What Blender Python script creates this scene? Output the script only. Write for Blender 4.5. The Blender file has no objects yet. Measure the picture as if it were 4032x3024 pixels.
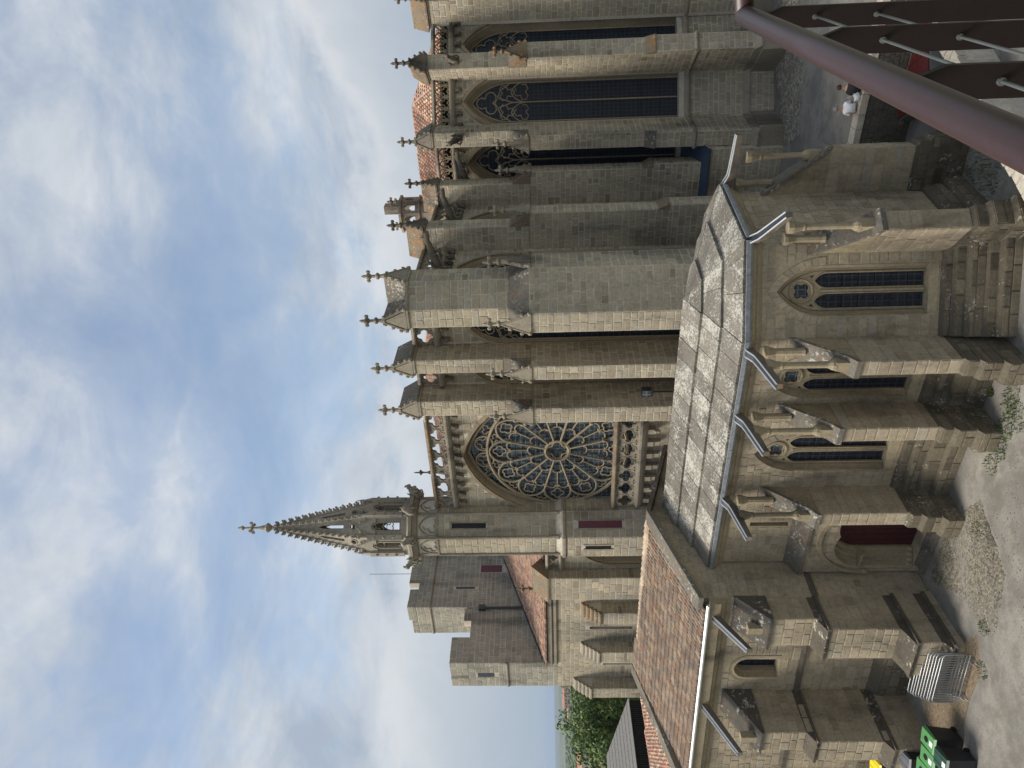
import bpy, bmesh, math, random
from mathutils import Vector, Matrix, Euler
from mathutils.geometry import tessellate_polygon
random.seed(11)
scene = bpy.context.scene
col = scene.collection
R_ = math.radians

# ------------------------------------------------------------------ camera
# The photograph is stored turned a quarter: world "up" points to the picture's left.
F_PX, PITCH, ROLL, AZ, CAMZ = 2912.0, R_(2.63), 0.02, R_(-34.6), 12.4
_fh = Vector((math.sin(AZ), math.cos(AZ), 0)); _H = Vector((math.cos(AZ), -math.sin(AZ), 0)); _Z = Vector((0, 0, 1))
C_F = _fh*math.cos(PITCH) + _Z*math.sin(PITCH)
_U = _Z*math.cos(PITCH) - _fh*math.sin(PITCH)
C_R = _H*math.cos(ROLL) - _U*math.sin(ROLL)
C_P = _U*math.cos(ROLL) + _H*math.sin(ROLL)
CAM = Vector((0, 0, CAMZ))
cam_d = bpy.data.cameras.new('camera'); cam_d.sensor_width = 36; cam_d.lens = 26; cam_d.clip_start = 0.05; cam_d.clip_end = 40000
cam = bpy.data.objects.new('camera', cam_d); col.objects.link(cam)
m3 = Matrix((-C_P, C_R, -C_F)).transposed()
cam.matrix_world = Matrix.Translation(CAM) @ m3.to_4x4()
scene.camera = cam
def ray(x, y):
    return C_F + C_R*((3024-y-1512)/F_PX) - C_P*((x-2016)/F_PX)
def Q(x, y, X=None, Y=None, Z=None, D=None):
    d = ray(x, y)
    if X is not None: t = X/d.x
    elif Y is not None: t = Y/d.y
    elif Z is not None: t = (Z-CAMZ)/d.z
    else: t = D
    return CAM + d*t

# ------------------------------------------------------------------ world, sun, exposure
SUN_AZ, SUN_EL = 232.0, 50.0
world = bpy.data.worlds.new('World'); scene.world = world; world.use_nodes = True
def build_world():
    nt = world.node_tree; nt.nodes.clear(); N = nt.nodes.new; L = nt.links.new
    out = N('ShaderNodeOutputWorld'); bg = N('ShaderNodeBackground'); bg.inputs['Strength'].default_value = 0.1
    sky = N('ShaderNodeTexSky'); sky.sky_type = 'NISHITA'; sky.sun_disc = False
    sky.sun_elevation = R_(SUN_EL); sky.sun_rotation = R_(SUN_AZ); sky.altitude = 150; sky.air_density = 1.2; sky.dust_density = 0.7; sky.ozone_density = 1.6
    tc = N('ShaderNodeTexCoord'); sep = N('ShaderNodeSeparateXYZ'); L(tc.outputs['Generated'], sep.inputs[0])
    def math_(op, a, b=None, clamp=False):
        n = N('ShaderNodeMath'); n.operation = op; n.use_clamp = clamp
        for i, v in enumerate((a, b)):
            if v is None: continue
            if isinstance(v, (int, float)): n.inputs[i].default_value = v
            else: L(v, n.inputs[i])
        return n.outputs[0]
    zc = math_('MAXIMUM', sep.outputs[2], 0.0)
    den = math_('ADD', zc, 0.22)
    cx = math_('DIVIDE', sep.outputs[0], den); cy = math_('DIVIDE', sep.outputs[1], den)
    comb = N('ShaderNodeCombineXYZ'); L(cx, comb.inputs[0]); L(cy, comb.inputs[1])
    def noise(scale, detail, rough, dist, vec, off):
        mp = N('ShaderNodeMapping'); mp.inputs['Location'].default_value = off; L(vec, mp.inputs[0])
        n = N('ShaderNodeTexNoise'); n.inputs['Scale'].default_value = scale; n.inputs['Detail'].default_value = detail
        n.inputs['Roughness'].default_value = rough; n.inputs['Distortion'].default_value = dist; L(mp.outputs[0], n.inputs['Vector']); return n.outputs['Fac']
    n1 = noise(1.15, 9, 0.56, 0.35, comb.outputs[0], (8.4, 4.4, 0))
    n2 = noise(5.5, 8, 0.62, 0.6, comb.outputs[0], (7.3, 2.2, 0))
    # more cover towards the horizon, as a layer of cloud has in perspective
    low = math_('SUBTRACT', 1.0, math_('MULTIPLY', zc, 1.25), True)
    cover = math_('ADD', math_('ADD', math_('MULTIPLY', n1, 1.0), math_('MULTIPLY', math_('SUBTRACT', n2, 0.12), 0.42)), math_('MULTIPLY', math_('POWER', low, 4.0), 0.16))
    r1 = N('ShaderNodeValToRGB'); L(cover, r1.inputs[0]); e = r1.color_ramp.elements
    e[0].position = 0.44; e[0].color = (0.3, 0.3, 0.3, 1); e[1].position = 0.72; e[1].color = (1, 1, 1, 1)
    e2 = r1.color_ramp.elements.new(0.58); e2.color = (0.5, 0.5, 0.5, 1)
    # grey undersides and white tops
    n3 = noise(1.9, 8, 0.6, 0.4, comb.outputs[0], (1.3, 5.2, 0))
    r2 = N('ShaderNodeValToRGB'); L(n3, r2.inputs[0]); e = r2.color_ramp.elements
    e[0].position = 0.36; e[0].color = (2.5, 2.95, 3.6, 1); e[1].position = 0.64; e[1].color = (4.3, 4.5, 4.75, 1)
    mix = N('ShaderNodeMix'); mix.data_type = 'RGBA'; L(r1.outputs[0], mix.inputs['Factor']); skm = N('ShaderNodeMix'); skm.data_type = 'RGBA'; skm.blend_type = 'MULTIPLY'; skm.inputs['Factor'].default_value = 1.0; skm.inputs['B'].default_value = (0.92, 0.92, 0.92, 1); L(sky.outputs[0], skm.inputs['A']); L(skm.outputs['Result'], mix.inputs['A']); L(r2.outputs[0], mix.inputs['B'])
    # pale air near the horizon
    hz = math_('POWER', math_('SUBTRACT', 1.0, math_('MULTIPLY', zc, 3.2), True), 2.0)
    # a bank of cumulus low in the sky: bright ragged top edge, grey base
    n5 = noise(1.3, 2, 0.5, 0.0, tc.outputs['Generated'], (2.7, 0.4, 1.1)); n6 = noise(7.5, 9, 0.62, 0.3, tc.outputs['Generated'], (2.0, 0.3, 0.7))
    t = math_('SUBTRACT', math_('ADD', math_('ADD', 0.262, math_('MULTIPLY', math_('SUBTRACT', n5, 0.5), 0.55)), math_('MULTIPLY', math_('SUBTRACT', n6, 0.5), 0.2)), zc)
    rm = N('ShaderNodeValToRGB'); L(math_('ADD', t, 0.5), rm.inputs[0]); e = rm.color_ramp.elements; e[0].position = 0.49; e[0].color = (0, 0, 0, 1); e[1].position = 0.535; e[1].color = (0.9, 0.9, 0.9, 1)
    rc = N('ShaderNodeValToRGB'); L(math_('ADD', t, 0.5), rc.inputs[0]); e = rc.color_ramp.elements; e[0].position = 0.5; e[0].color = (4.9, 4.98, 5.05, 1); e[1].position = 0.68; e[1].color = (2.75, 3.1, 3.6, 1); e3 = rc.color_ramp.elements.new(0.56); e3.color = (3.75, 4.0, 4.3, 1)
    mixb = N('ShaderNodeMix'); mixb.data_type = 'RGBA'; L(rm.outputs[0], mixb.inputs['Factor']); L(mix.outputs['Result'], mixb.inputs['A']); L(rc.outputs[0], mixb.inputs['B']); mix = mixb
    mix2 = N('ShaderNodeMix'); mix2.data_type = 'RGBA'; L(math_('MULTIPLY', hz, 0.85), mix2.inputs['Factor']); L(mix.outputs['Result'], mix2.inputs['A']); mix2.inputs['B'].default_value = (2.5, 3.0, 3.5, 1)
    L(mix2.outputs['Result'], bg.inputs['Color']); L(bg.outputs[0], out.inputs[0])
build_world()
sun_d = bpy.data.lights.new('sun', 'SUN'); sun_d.energy = 3.1; sun_d.angle = R_(28); sun_d.color = (1.0, 0.92, 0.81)
sun = bpy.data.objects.new('sun', sun_d); col.objects.link(sun)
sa, se = R_(SUN_AZ), R_(SUN_EL)
sun.rotation_euler = Vector((math.sin(sa)*math.cos(se), math.cos(sa)*math.cos(se), math.sin(se))).to_track_quat('Z', 'Y').to_euler()
sun.location = (-20, -20, 60)
vs = scene.view_settings; vs.view_transform = 'Standard'; vs.look = 'None'; vs.gamma = 1.0; vs.use_curve_mapping = False; vs.exposure = 0.72
scene.render.resolution_x = 1024; scene.render.resolution_y = 768

# ------------------------------------------------------------------ materials
def new_mat(name):
    m = bpy.data.materials.new(name); m.use_nodes = True
    nt = m.node_tree; b = nt.nodes['Principled BSDF']; return m, nt, b
def ramp(nt, fac, stops, interp='LINEAR'):
    n = nt.nodes.new('ShaderNodeValToRGB'); cr = n.color_ramp; cr.interpolation = interp
    while len(cr.elements) < len(stops): cr.elements.new(0.5)
    for e, (p, c) in zip(cr.elements, stops): e.position = p; e.color = (c[0], c[1], c[2], 1) if len(c) == 3 else c
    nt.links.new(fac, n.inputs[0]); return n.outputs[0]
def pos_noise(nt, scale, detail=4, rough=0.55, stretch=(1, 1, 1), off=(0, 0, 0), dist=0.0):
    g = nt.nodes.new('ShaderNodeNewGeometry'); mp = nt.nodes.new('ShaderNodeMapping')
    mp.inputs['Scale'].default_value = stretch; mp.inputs['Location'].default_value = off
    nt.links.new(g.outputs['Position'], mp.inputs[0])
    n = nt.nodes.new('ShaderNodeTexNoise'); n.inputs['Scale'].default_value = scale; n.inputs['Detail'].default_value = detail
    n.inputs['Roughness'].default_value = rough; n.inputs['Distortion'].default_value = dist; nt.links.new(mp.outputs[0], n.inputs['Vector']); return n.outputs['Fac']
def mixc(nt, fac, a, b, mode='MIX'):
    n = nt.nodes.new('ShaderNodeMix'); n.data_type = 'RGBA'; n.blend_type = mode
    for k, v in (('Factor', fac), ('A', a), ('B', b)):
        if isinstance(v, (int, float)): n.inputs[k].default_value = v
        elif isinstance(v, tuple): n.inputs[k].default_value = (v[0], v[1], v[2], 1)
        else: nt.links.new(v, n.inputs[k])
    return n.outputs['Result']
def mathn(nt, op, a, b):
    n = nt.nodes.new('ShaderNodeMath'); n.operation = op
    for i, v in enumerate((a, b)):
        if isinstance(v, (int, float)): n.inputs[i].default_value = v
        else: nt.links.new(v, n.inputs[i])
    return n.outputs[0]
def add_bump(nt, b, h, strength=0.3, dist=0.02):
    n = nt.nodes.new('ShaderNodeBump'); n.inputs['Strength'].default_value = strength; n.inputs['Distance'].default_value = dist
    nt.links.new(h, n.inputs['Height']); nt.links.new(n.outputs[0], b.inputs['Normal'])
def tint_src(nt, mode):
    if mode == 'attr':
        a = nt.nodes.new('ShaderNodeAttribute'); a.attribute_name = 'tint'; return a.outputs['Fac']
    if mode == 'obj':
        return nt.nodes.new('ShaderNodeObjectInfo').outputs['Random']
    if mode == 'objc': return mathn(nt, 'ADD', mathn(nt, 'MULTIPLY', nt.nodes.new('ShaderNodeObjectInfo').outputs['Random'], 0.62), 0.2)
    v = nt.nodes.new('ShaderNodeValue'); v.outputs[0].default_value = 0.5; return v.outputs[0]
PAL_CH = [(0.0, (0.24, 0.203, 0.148)), (0.18, (0.305, 0.264, 0.197)), (0.4, (0.36, 0.314, 0.236)), (0.6, (0.4, 0.35, 0.26)), (0.78, (0.36, 0.329, 0.27)), (0.92, (0.445, 0.388, 0.284)), (1.0, (0.48, 0.422, 0.315))]
PAL_SA = [(0.0, (0.210, 0.178, 0.130)), (0.2, (0.280, 0.240, 0.178)), (0.45, (0.338, 0.290, 0.215)), (0.65, (0.379, 0.324, 0.238)), (0.82, (0.333, 0.300, 0.241)), (1.0, (0.438, 0.378, 0.283))]
PAL_TW = [(0.0, (0.25, 0.24, 0.2)), (0.3, (0.295, 0.282, 0.24)), (0.6, (0.33, 0.315, 0.27)), (0.85, (0.36, 0.34, 0.28)), (1.0, (0.4, 0.38, 0.31))]
def stone_mat(name, pal, mode, stain=0.55, lichen=0.0, ochre=0.0, bump=0.35, lsc=9.0, lvar=0.0, lcol=(0.52, 0.505, 0.44)):
    m, nt, b = new_mat(name)
    c = ramp(nt, tint_src(nt, mode), pal)
    g = pos_noise(nt, 9, 5, 0.65)
    c = mixc(nt, 1.0, c, ramp(nt, g, [(0.25, (0.72, 0.72, 0.72)), (0.75, (1.22, 1.2, 1.16))]), 'MULTIPLY')
    st = pos_noise(nt, 0.55, 6, 0.62, (1, 1, 0.28), (3, 8, 1), 0.4)
    c = mixc(nt, 1.0, c, ramp(nt, st, [(0.34, (1-stain, 1-stain, 1-stain*0.97)), (0.47, (0.9, 0.9, 0.9)), (0.62, (1.08, 1.07, 1.05))]), 'MULTIPLY')
    st2 = pos_noise(nt, 2.2, 5, 0.7, (1, 1, 0.45), (11, 3, 5))
    c = mixc(nt, ramp(nt, st2, [(0.6, (0, 0, 0)), (0.74, (stain*0.75,)*3)]), c, (0.055, 0.052, 0.045))
    if ochre > 0:
        o = pos_noise(nt, 3.1, 5, 0.7, (1, 1, 1), (1, 2, 9)); c = mixc(nt, ramp(nt, o, [(0.52, (0, 0, 0)), (0.66, (ochre,)*3)]), c, (0.33, 0.15, 0.035))
    if lichen > 0:
        o = pos_noise(nt, lsc, 8, 0.7, (1, 1, 1), (7, 2, 4)); o = mathn(nt, 'ADD', o, mathn(nt, 'MULTIPLY', mathn(nt, 'SUBTRACT', pos_noise(nt, lsc*0.13, 3, 0.5, (1, 1, 1), (2, 5, 8)), 0.5), 0.45))
        if lvar: o = mathn(nt, 'ADD', o, mathn(nt, 'MULTIPLY', mathn(nt, 'SUBTRACT', tint_src(nt, mode), 0.5), lvar))
        c = mixc(nt, ramp(nt, o, [(0.63-0.2*lichen, (0, 0, 0)), (0.72-0.2*lichen, (0.8,)*3)]), c, lcol)
    nt.links.new(c, b.inputs['Base Color']); b.inputs['Roughness'].default_value = 0.92; b.inputs['Specular IOR Level'].default_value = 0.2
    add_bump(nt, b, mathn(nt, 'ADD', pos_noise(nt, 26, 5, 0.7), mathn(nt, 'MULTIPLY', pos_noise(nt, 5, 4, 0.6), 1.4)), bump, 0.03)
    return m
M = {}
for key, pal in (('ch', PAL_CH), ('sa', PAL_SA), ('tw', PAL_TW)):
    M[key+'_a'] = stone_mat('stone_courses_'+key, pal, 'attr', 0.48)
    M[key+'_o'] = stone_mat('stone_block_'+key, pal, 'objc', 0.48)
M['mortar_ch'] = stone_mat('lime_mortar', [(0, (0.52, 0.485, 0.405)), (1, (0.52, 0.485, 0.405))], None, 0.42)
M['mortar_sa'] = stone_mat('lime_mortar_ochre', [(0, (0.36, 0.31, 0.215)), (1, (0.36, 0.31, 0.215))], None, 0.45)
M['dressed'] = stone_mat('dressed_stone', [(0, (0.29, 0.258, 0.205)), (1, (0.29, 0.258, 0.205))], None, 0.68)
M['tracery'] = stone_mat('tracery_stone', [(0, (0.32, 0.268, 0.19)), (1, (0.32, 0.268, 0.19))], None, 0.45)
M['dressed_sa'] = stone_mat('dressed_ochre_stone', [(0, (0.3, 0.255, 0.175)), (1, (0.3, 0.255, 0.175))], None, 0.55)
M['spire'] = stone_mat('weathered_spire_stone', [(0, (0.34, 0.31, 0.255)), (1, (0.34, 0.31, 0.255))], None, 0.45)
M['carved'] = stone_mat('dark_carved_stone', [(0, (0.15, 0.135, 0.11)), (1, (0.15, 0.135, 0.11))], None, 0.6, 0.0, 0.25)
M['cap'] = stone_mat('lichened_cap_stone', [(0, (0.15, 0.14, 0.12)), (1, (0.15, 0.14, 0.12))], None, 0.5, 0.25, 0.3, 0.6, 8.0)
M['cap_rust'] = stone_mat('orange_lichen_stone', [(0, (0.2, 0.165, 0.12)), (1, (0.2, 0.165, 0.12))], None, 0.5, 0.12, 0.8, 0.6, 9.0)
M['slab'] = stone_mat('lichened_slab', [(0, (0.175, 0.162, 0.14)), (0.5, (0.2, 0.188, 0.165)), (1, (0.23, 0.218, 0.19))], 'obj', 0.4, 0.56, 0.06, 0.9, 12.0, 0.12, (0.52, 0.505, 0.44))
M['rubble'] = stone_mat('rubble_stone', [(0, (0.1, 0.092, 0.075)), (0.6, (0.18, 0.165, 0.13)), (1, (0.27, 0.245, 0.195))], 'attr', 0.45)
M['rubble_base'] = stone_mat('rubble_bed', [(0, (0.085, 0.078, 0.062)), (1, (0.085, 0.078, 0.062))], None, 0.5)
M['palestone'] = stone_mat('pale_rampart_stone', [(0, (0.5, 0.47, 0.4)), (1, (0.5, 0.47, 0.4))], None, 0.4, 0.3, 0.3, 0.9)
def plain(name, c, rough=0.6, metal=0.0, var=0.25, scale=6, spec=0.5):
    m, nt, b = new_mat(name)
    n = pos_noise(nt, scale, 5, 0.6)
    cc = ramp(nt, n, [(0.3, tuple(x*(1-var) for x in c)), (0.7, tuple(min(1, x*(1+var)) for x in c))])
    nt.links.new(cc, b.inputs['Base Color']); b.inputs['Roughness'].default_value = rough; b.inputs['Metallic'].default_value = metal; b.inputs['Specular IOR Level'].default_value = spec
    return m
M['lead'] = plain('lead_sheet', (0.25, 0.268, 0.285), 0.5, 0.25, 0.3, 7)
M['base_sa'] = stone_mat('grimy_base_stone', [(0, (0.085, 0.075, 0.055)), (0.5, (0.15, 0.13, 0.095)), (1, (0.22, 0.19, 0.135))], 'attr', 0.6, 0.1, 0.0, 0.7, 10.0)
M['base_bed'] = stone_mat('grimy_base_bed', [(0, (0.12, 0.105, 0.078)), (1, (0.12, 0.105, 0.078))], None, 0.55, 0.1, 0, 0.5, 10.0)
M['spot_cap'] = stone_mat('black_cap_white_lichen', [(0, (0.085, 0.08, 0.07)), (1, (0.085, 0.08, 0.07))], None, 0.4, 0.3, 0.12, 0.7, 4.5)
M['dark_cap'] = stone_mat('dark_string_stone', [(0, (0.1, 0.09, 0.072)), (1, (0.1, 0.09, 0.072))], None, 0.45, 0.14, 0.1, 0.6, 7.0)
M['zinc'] = plain('zinc_gutter', (0.66, 0.68, 0.68), 0.35, 0.5, 0.12, 5)
M['darkpipe'] = plain('dark_flashing', (0.035, 0.04, 0.05), 0.5, 0.2)
M['door'] = plain('dark_red_paint', (0.045, 0.006, 0.009), 0.5)
M['shutter'] = plain('plum_shutter', (0.10, 0.016, 0.03), 0.5)
M['iron'] = plain('black_iron', (0.012, 0.012, 0.014), 0.45, 0.5)
def glass_mat(name, c, sx, sz, rough=0.22):
    m, nt, b = new_mat(name)
    g = nt.nodes.new('ShaderNodeNewGeometry')
    v = nt.nodes.new('ShaderNodeTexVoronoi'); v.feature = 'DISTANCE_TO_EDGE'; v.inputs['Scale'].default_value = 7.5
    nt.links.new(g.outputs['Position'], v.inputs['Vector'])
    n = pos_noise(nt, 5, 3)
    cc = mixc(nt, 1.0, ramp(nt, n, [(0.3, tuple(x*0.6 for x in c)), (0.7, tuple(x*1.5 for x in c))]), ramp(nt, v.outputs['Distance'], [(0.0, (0.35,)*3), (0.06, (1,)*3)]), 'MULTIPLY')
    sx_ = nt.nodes.new('ShaderNodeSeparateXYZ'); nt.links.new(g.outputs['Position'], sx_.inputs[0])
    def lines(v_, per, wd): return mathn(nt, 'LESS_THAN', mathn(nt, 'FRACT', mathn(nt, 'DIVIDE', v_, per), 0), wd)
    grid = mathn(nt, 'MAXIMUM', lines(sx_.outputs[2], 0.24, 0.16), lines(mathn(nt, 'ADD', mathn(nt, 'MULTIPLY', sx_.outputs[0], 0.9), mathn(nt, 'MULTIPLY', sx_.outputs[1], 0.43)), 0.2, 0.16))
    cc = mixc(nt, mathn(nt, 'MULTIPLY', grid, 0.75), cc, tuple(x*3.2 for x in c))
    nt.links.new(cc, b.inputs['Base Color']); b.inputs['Roughness'].default_value = rough; b.inputs['Specular IOR Level'].default_value = 0.28
    add_bump(nt, b, mathn(nt, 'ADD', v.outputs['Distance'], mathn(nt, 'MULTIPLY', n, 0.6)), 0.5, 0.02); return m
M['glass'] = glass_mat('dark_leaded_glass', (0.011, 0.014, 0.021), 1, 1, 0.4)
M['glass_blue'] = glass_mat('blue_grey_leaded_glass', (0.042, 0.052, 0.06), 1, 1, 0.25)
def tile_mat(name, mode, cols):
    m, nt, b = new_mat(name)
    c = ramp(nt, tint_src(nt, mode), cols)
    c = mixc(nt, 1.0, c, ramp(nt, pos_noise(nt, 14, 5, 0.7), [(0.25, (0.7,)*3), (0.75, (1.2,)*3)]), 'MULTIPLY')
    l = pos_noise(nt, 1.6, 6, 0.72, (1, 1, 1), (4, 4, 4)); c = mixc(nt, ramp(nt, l, [(0.47, (0, 0, 0)), (0.62, (0.75,)*3)]), c, (0.2, 0.185, 0.165))
    nt.links.new(c, b.inputs['Base Color']); b.inputs['Roughness'].default_value = 0.88; add_bump(nt, b, pos_noise(nt, 40, 4, 0.7), 0.3, 0.01); return m
TC = [(0, (0.3, 0.205, 0.145)), (0.3, (0.4, 0.285, 0.2)), (0.6, (0.48, 0.36, 0.255)), (0.88, (0.58, 0.465, 0.34)), (0.95, (0.42, 0.265, 0.175)), (1, (0.4, 0.19, 0.11))]
TR = [(0, (0.30, 0.15, 0.10)), (0.3, (0.42, 0.22, 0.15)), (0.6, (0.52, 0.33, 0.23)), (0.85, (0.6, 0.44, 0.3)), (1, (0.28, 0.13, 0.08))]
M['tile_a'] = tile_mat('canal_tiles', 'attr', TC); M['tile_o'] = tile_mat('canal_tile', 'obj', TC)
M['tile_red'] = tile_mat('red_canal_tiles', 'attr', TR)
M['tilebed'] = plain('tile_bed', (0.035, 0.03, 0.025), 0.95)

# ------------------------------------------------------------------ mesh builder
ROOT = {}
class MB:
    def __init__(s): s.v = []; s.f = []; s.t = []
    def add(s, vs, fs, tint=0.5):
        o = len(s.v); s.v += [tuple(v) for v in vs]; s.f += [tuple(i+o for i in f) for f in fs]; s.t += [tint]*len(fs); return s
    def build(s, name, mat, parent=None, smooth=False, kind=None, loc=None):
        me = bpy.data.meshes.new(name); base = Vector(loc) if loc is not None else (root_loc(parent) if parent else Vector((0, 0, 0)))
        me.from_pydata([(v[0]-base.x, v[1]-base.y, v[2]-base.z) for v in s.v], [], s.f); me.materials.append(mat)
        at = me.attributes.new('tint', 'FLOAT', 'FACE'); at.data.foreach_set('value', s.t)
        if smooth: me.polygons.foreach_set('use_smooth', [True]*len(me.polygons))
        me.update()
        o = bpy.data.objects.new(name, me); col.objects.link(o)
        if parent: o.parent = parent; ROOT[o.name] = root_loc(parent)
        else: o.location = base; ROOT[o.name] = base
        if kind: o['kind'] = kind
        return o
def root_loc(o): return ROOT[o.name]
def thing(name, label, cat, loc, group=None, rz=0):
    o = bpy.data.objects.new(name, None); col.objects.link(o); o.location = loc; o.rotation_euler = (0, 0, rz); o.empty_display_size = 0.3
    ROOT[o.name] = Vector(loc); o['label'] = label; o['category'] = cat
    if group: o['group'] = group
    return o
def tag(o, label, cat, group=None):
    o['label'] = label; o['category'] = cat
    if group: o['group'] = group
    return o
class Fr:
    """wall frame: s runs p->q, n outwards, z up"""
    def __init__(s, p, q):
        s.o = Vector((p[0], p[1])); d = Vector((q[0]-p[0], q[1]-p[1])); s.L = d.length; s.R = d/s.L; s.N = Vector((s.R.y, -s.R.x))
    def p(s, a, n, z): return (s.o.x+s.R.x*a+s.N.x*n, s.o.y+s.R.y*a+s.N.y*n, z)
    def at(s, a, n=0): q = s.p(a, n, 0); return (q[0], q[1])
    def sub(s, a, n=0):  # same direction, new origin
        q = s.at(a, n); return Fr(q, (q[0]+s.R.x, q[1]+s.R.y))
    def az(s): return math.atan2(s.R.y, s.R.x)
def azf(pt, az):
    a = R_(az); n = (math.sin(a), math.cos(a)); return Fr(pt, (pt[0]-n[1], pt[1]+n[0]))
def fbox(mb, fr, s0, s1, n0, n1, z0, z1, tint=0.5):
    P = [fr.p(s, n, z) for z in (z0, z1) for n in (n0, n1) for s in (s0, s1)]
    mb.add(P, [(2, 3, 7, 6), (1, 0, 4, 5), (0, 2, 6, 4), (3, 1, 5, 7), (4, 6, 7, 5), (0, 1, 3, 2)], tint)
def prism(mb, poly, z0, z1, top=True, tint=0.5):
    n = len(poly); P = [(x, y, z0) for x, y in poly] + [(x, y, z1) for x, y in poly]
    F = [(i, (i+1) % n, n+(i+1) % n, n+i) for i in range(n)]
    if top: F.append(tuple(range(n, 2*n)))
    mb.add(P, F, tint)
def extr(mb, fr, prof, s0, s1, tint=0.5, caps=True):
    """closed profile (n,z) run along s"""
    k = len(prof); P = [fr.p(s, n, z) for s in (s0, s1) for n, z in prof]
    F = [(i, (i+1) % k, k+(i+1) % k, k+i) for i in range(k)]
    if caps: F += [tuple(range(k-1, -1, -1)), tuple(range(k, 2*k))]
    mb.add(P, F, tint)
def extn(mb, fr, prof, n0, n1, tint=0.5, back=False):
    """closed profile (s,z) run along n"""
    k = len(prof); P = [fr.p(s, n, z) for n in (n0, n1) for s, z in prof]
    F = [(i, (i+1) % k, k+(i+1) % k, k+i) for i in range(k)] + [tuple(range(k, 2*k))]
    if back: F.append(tuple(range(k-1, -1, -1)))
    mb.add(P, F, tint)
def plate(mb, fr, outer, holes, n0, n1, tint=0.5, back=True):
    """pierced plate in the wall plane between n0 and n1 (n1 in front)"""
    polys = [[Vector((s, z, 0)) for s, z in p] for p in [outer]+holes]
    flat = [q for p in [outer]+holes for q in p]; tris = tessellate_polygon(polys); k = len(flat)
    P = [fr.p(s, n1, z) for s, z in flat] + [fr.p(s, n0, z) for s, z in flat]
    F = []
    for t in tris:
        a, b, c = (flat[i] for i in t)
        cr = (b[0]-a[0])*(c[1]-a[1])-(b[1]-a[1])*(c[0]-a[0])
        t = tuple(t) if cr > 0 else (t[0], t[2], t[1])
        F.append(t)
        if back: F.append((t[0]+k, t[2]+k, t[1]+k))
    o = 0
    for p in [outer]+holes:
        m = len(p)
        for i in range(m):
            j = (i+1) % m; F.append((o+i, o+j, o+j+k, o+i+k))
        o += m
    mb.add(P, F, tint)
def tube(mb, pts, r, k=6, closed=False, caps=True, tint=0.5, flat=1.0):
    pts = [Vector(p) for p in pts]; n = len(pts); rs = r if isinstance(r, (list, tuple)) else [r]*n
    V = []; prev = None
    for i, p in enumerate(pts):
        a = pts[(i-1) % n] if (closed or i > 0) else p; b = pts[(i+1) % n] if (closed or i < n-1) else p
        t = (b-a).normalized() if (b-a).length > 1e-9 else Vector((0, 0, 1))
        if prev is None:
            u = t.cross(Vector((0, 0, 1)));  u = u.normalized() if u.length > 1e-3 else Vector((1, 0, 0))
        else:
            u = prev - t*prev.dot(t); u = u.normalized() if u.length > 1e-6 else t.orthogonal().normalized()
        prev = u; w = t.cross(u)
        for j in range(k):
            a_ = 2*math.pi*(j+0.5)/k; V.append(p + u*math.cos(a_)*rs[i] + w*math.sin(a_)*rs[i]*flat)
    F = []; m = n if closed else n-1
    for i in range(m):
        for j in range(k):
            F.append((i*k+j, i*k+(j+1) % k, ((i+1) % n)*k+(j+1) % k, ((i+1) % n)*k+j))
    if caps and not closed: F += [tuple(range(k-1, -1, -1)), tuple(range((n-1)*k, n*k))]
    mb.add(V, F, tint)
def lathe(mb, c, prof, k=8, rot=0.0, tint=0.5):
    V = [(c[0]+r*math.cos(2*math.pi*j/k+rot), c[1]+r*math.sin(2*math.pi*j/k+rot), c[2]+z) for r, z in prof for j in range(k)]
    n = len(prof); F = [(i*k+j, i*k+(j+1) % k, (i+1)*k+(j+1) % k, (i+1)*k+j) for i in range(n-1) for j in range(k)]
    F += [tuple(range(k-1, -1, -1)), tuple(range((n-1)*k, n*k))]; mb.add(V, F, tint)
def blob(mb, c, rx, ry=None, rz=None, tint=0.5, jit=0.0, fr=None):
    ry = ry or rx; rz = rz or rx; V = [(0, 0, -1)] + [(math.cos(a)*math.cos(e), math.sin(a)*math.cos(e), math.sin(e)) for e in (-0.6, 0.25, 0.85) for a in [2*math.pi*i/6 for i in range(6)]] + [(0, 0, 1)]
    P = []
    for x, y, z in V:
        q = 1+random.uniform(-jit, jit); x *= rx*q; y *= ry*q; z *= rz*q
        if fr: P.append((c[0]+fr.R.x*x+fr.N.x*y, c[1]+fr.R.y*x+fr.N.y*y, c[2]+z))
        else: P.append((c[0]+x, c[1]+y, c[2]+z))
    F = [(0, 1+(i+1) % 6, 1+i) for i in range(6)]
    for l in range(2): F += [(1+l*6+i, 1+l*6+(i+1) % 6, 7+l*6+(i+1) % 6, 7+l*6+i) for i in range(6)]
    F += [(13+i, 13+(i+1) % 6, 19) for i in range(6)]; mb.add(P, F, tint)

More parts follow.
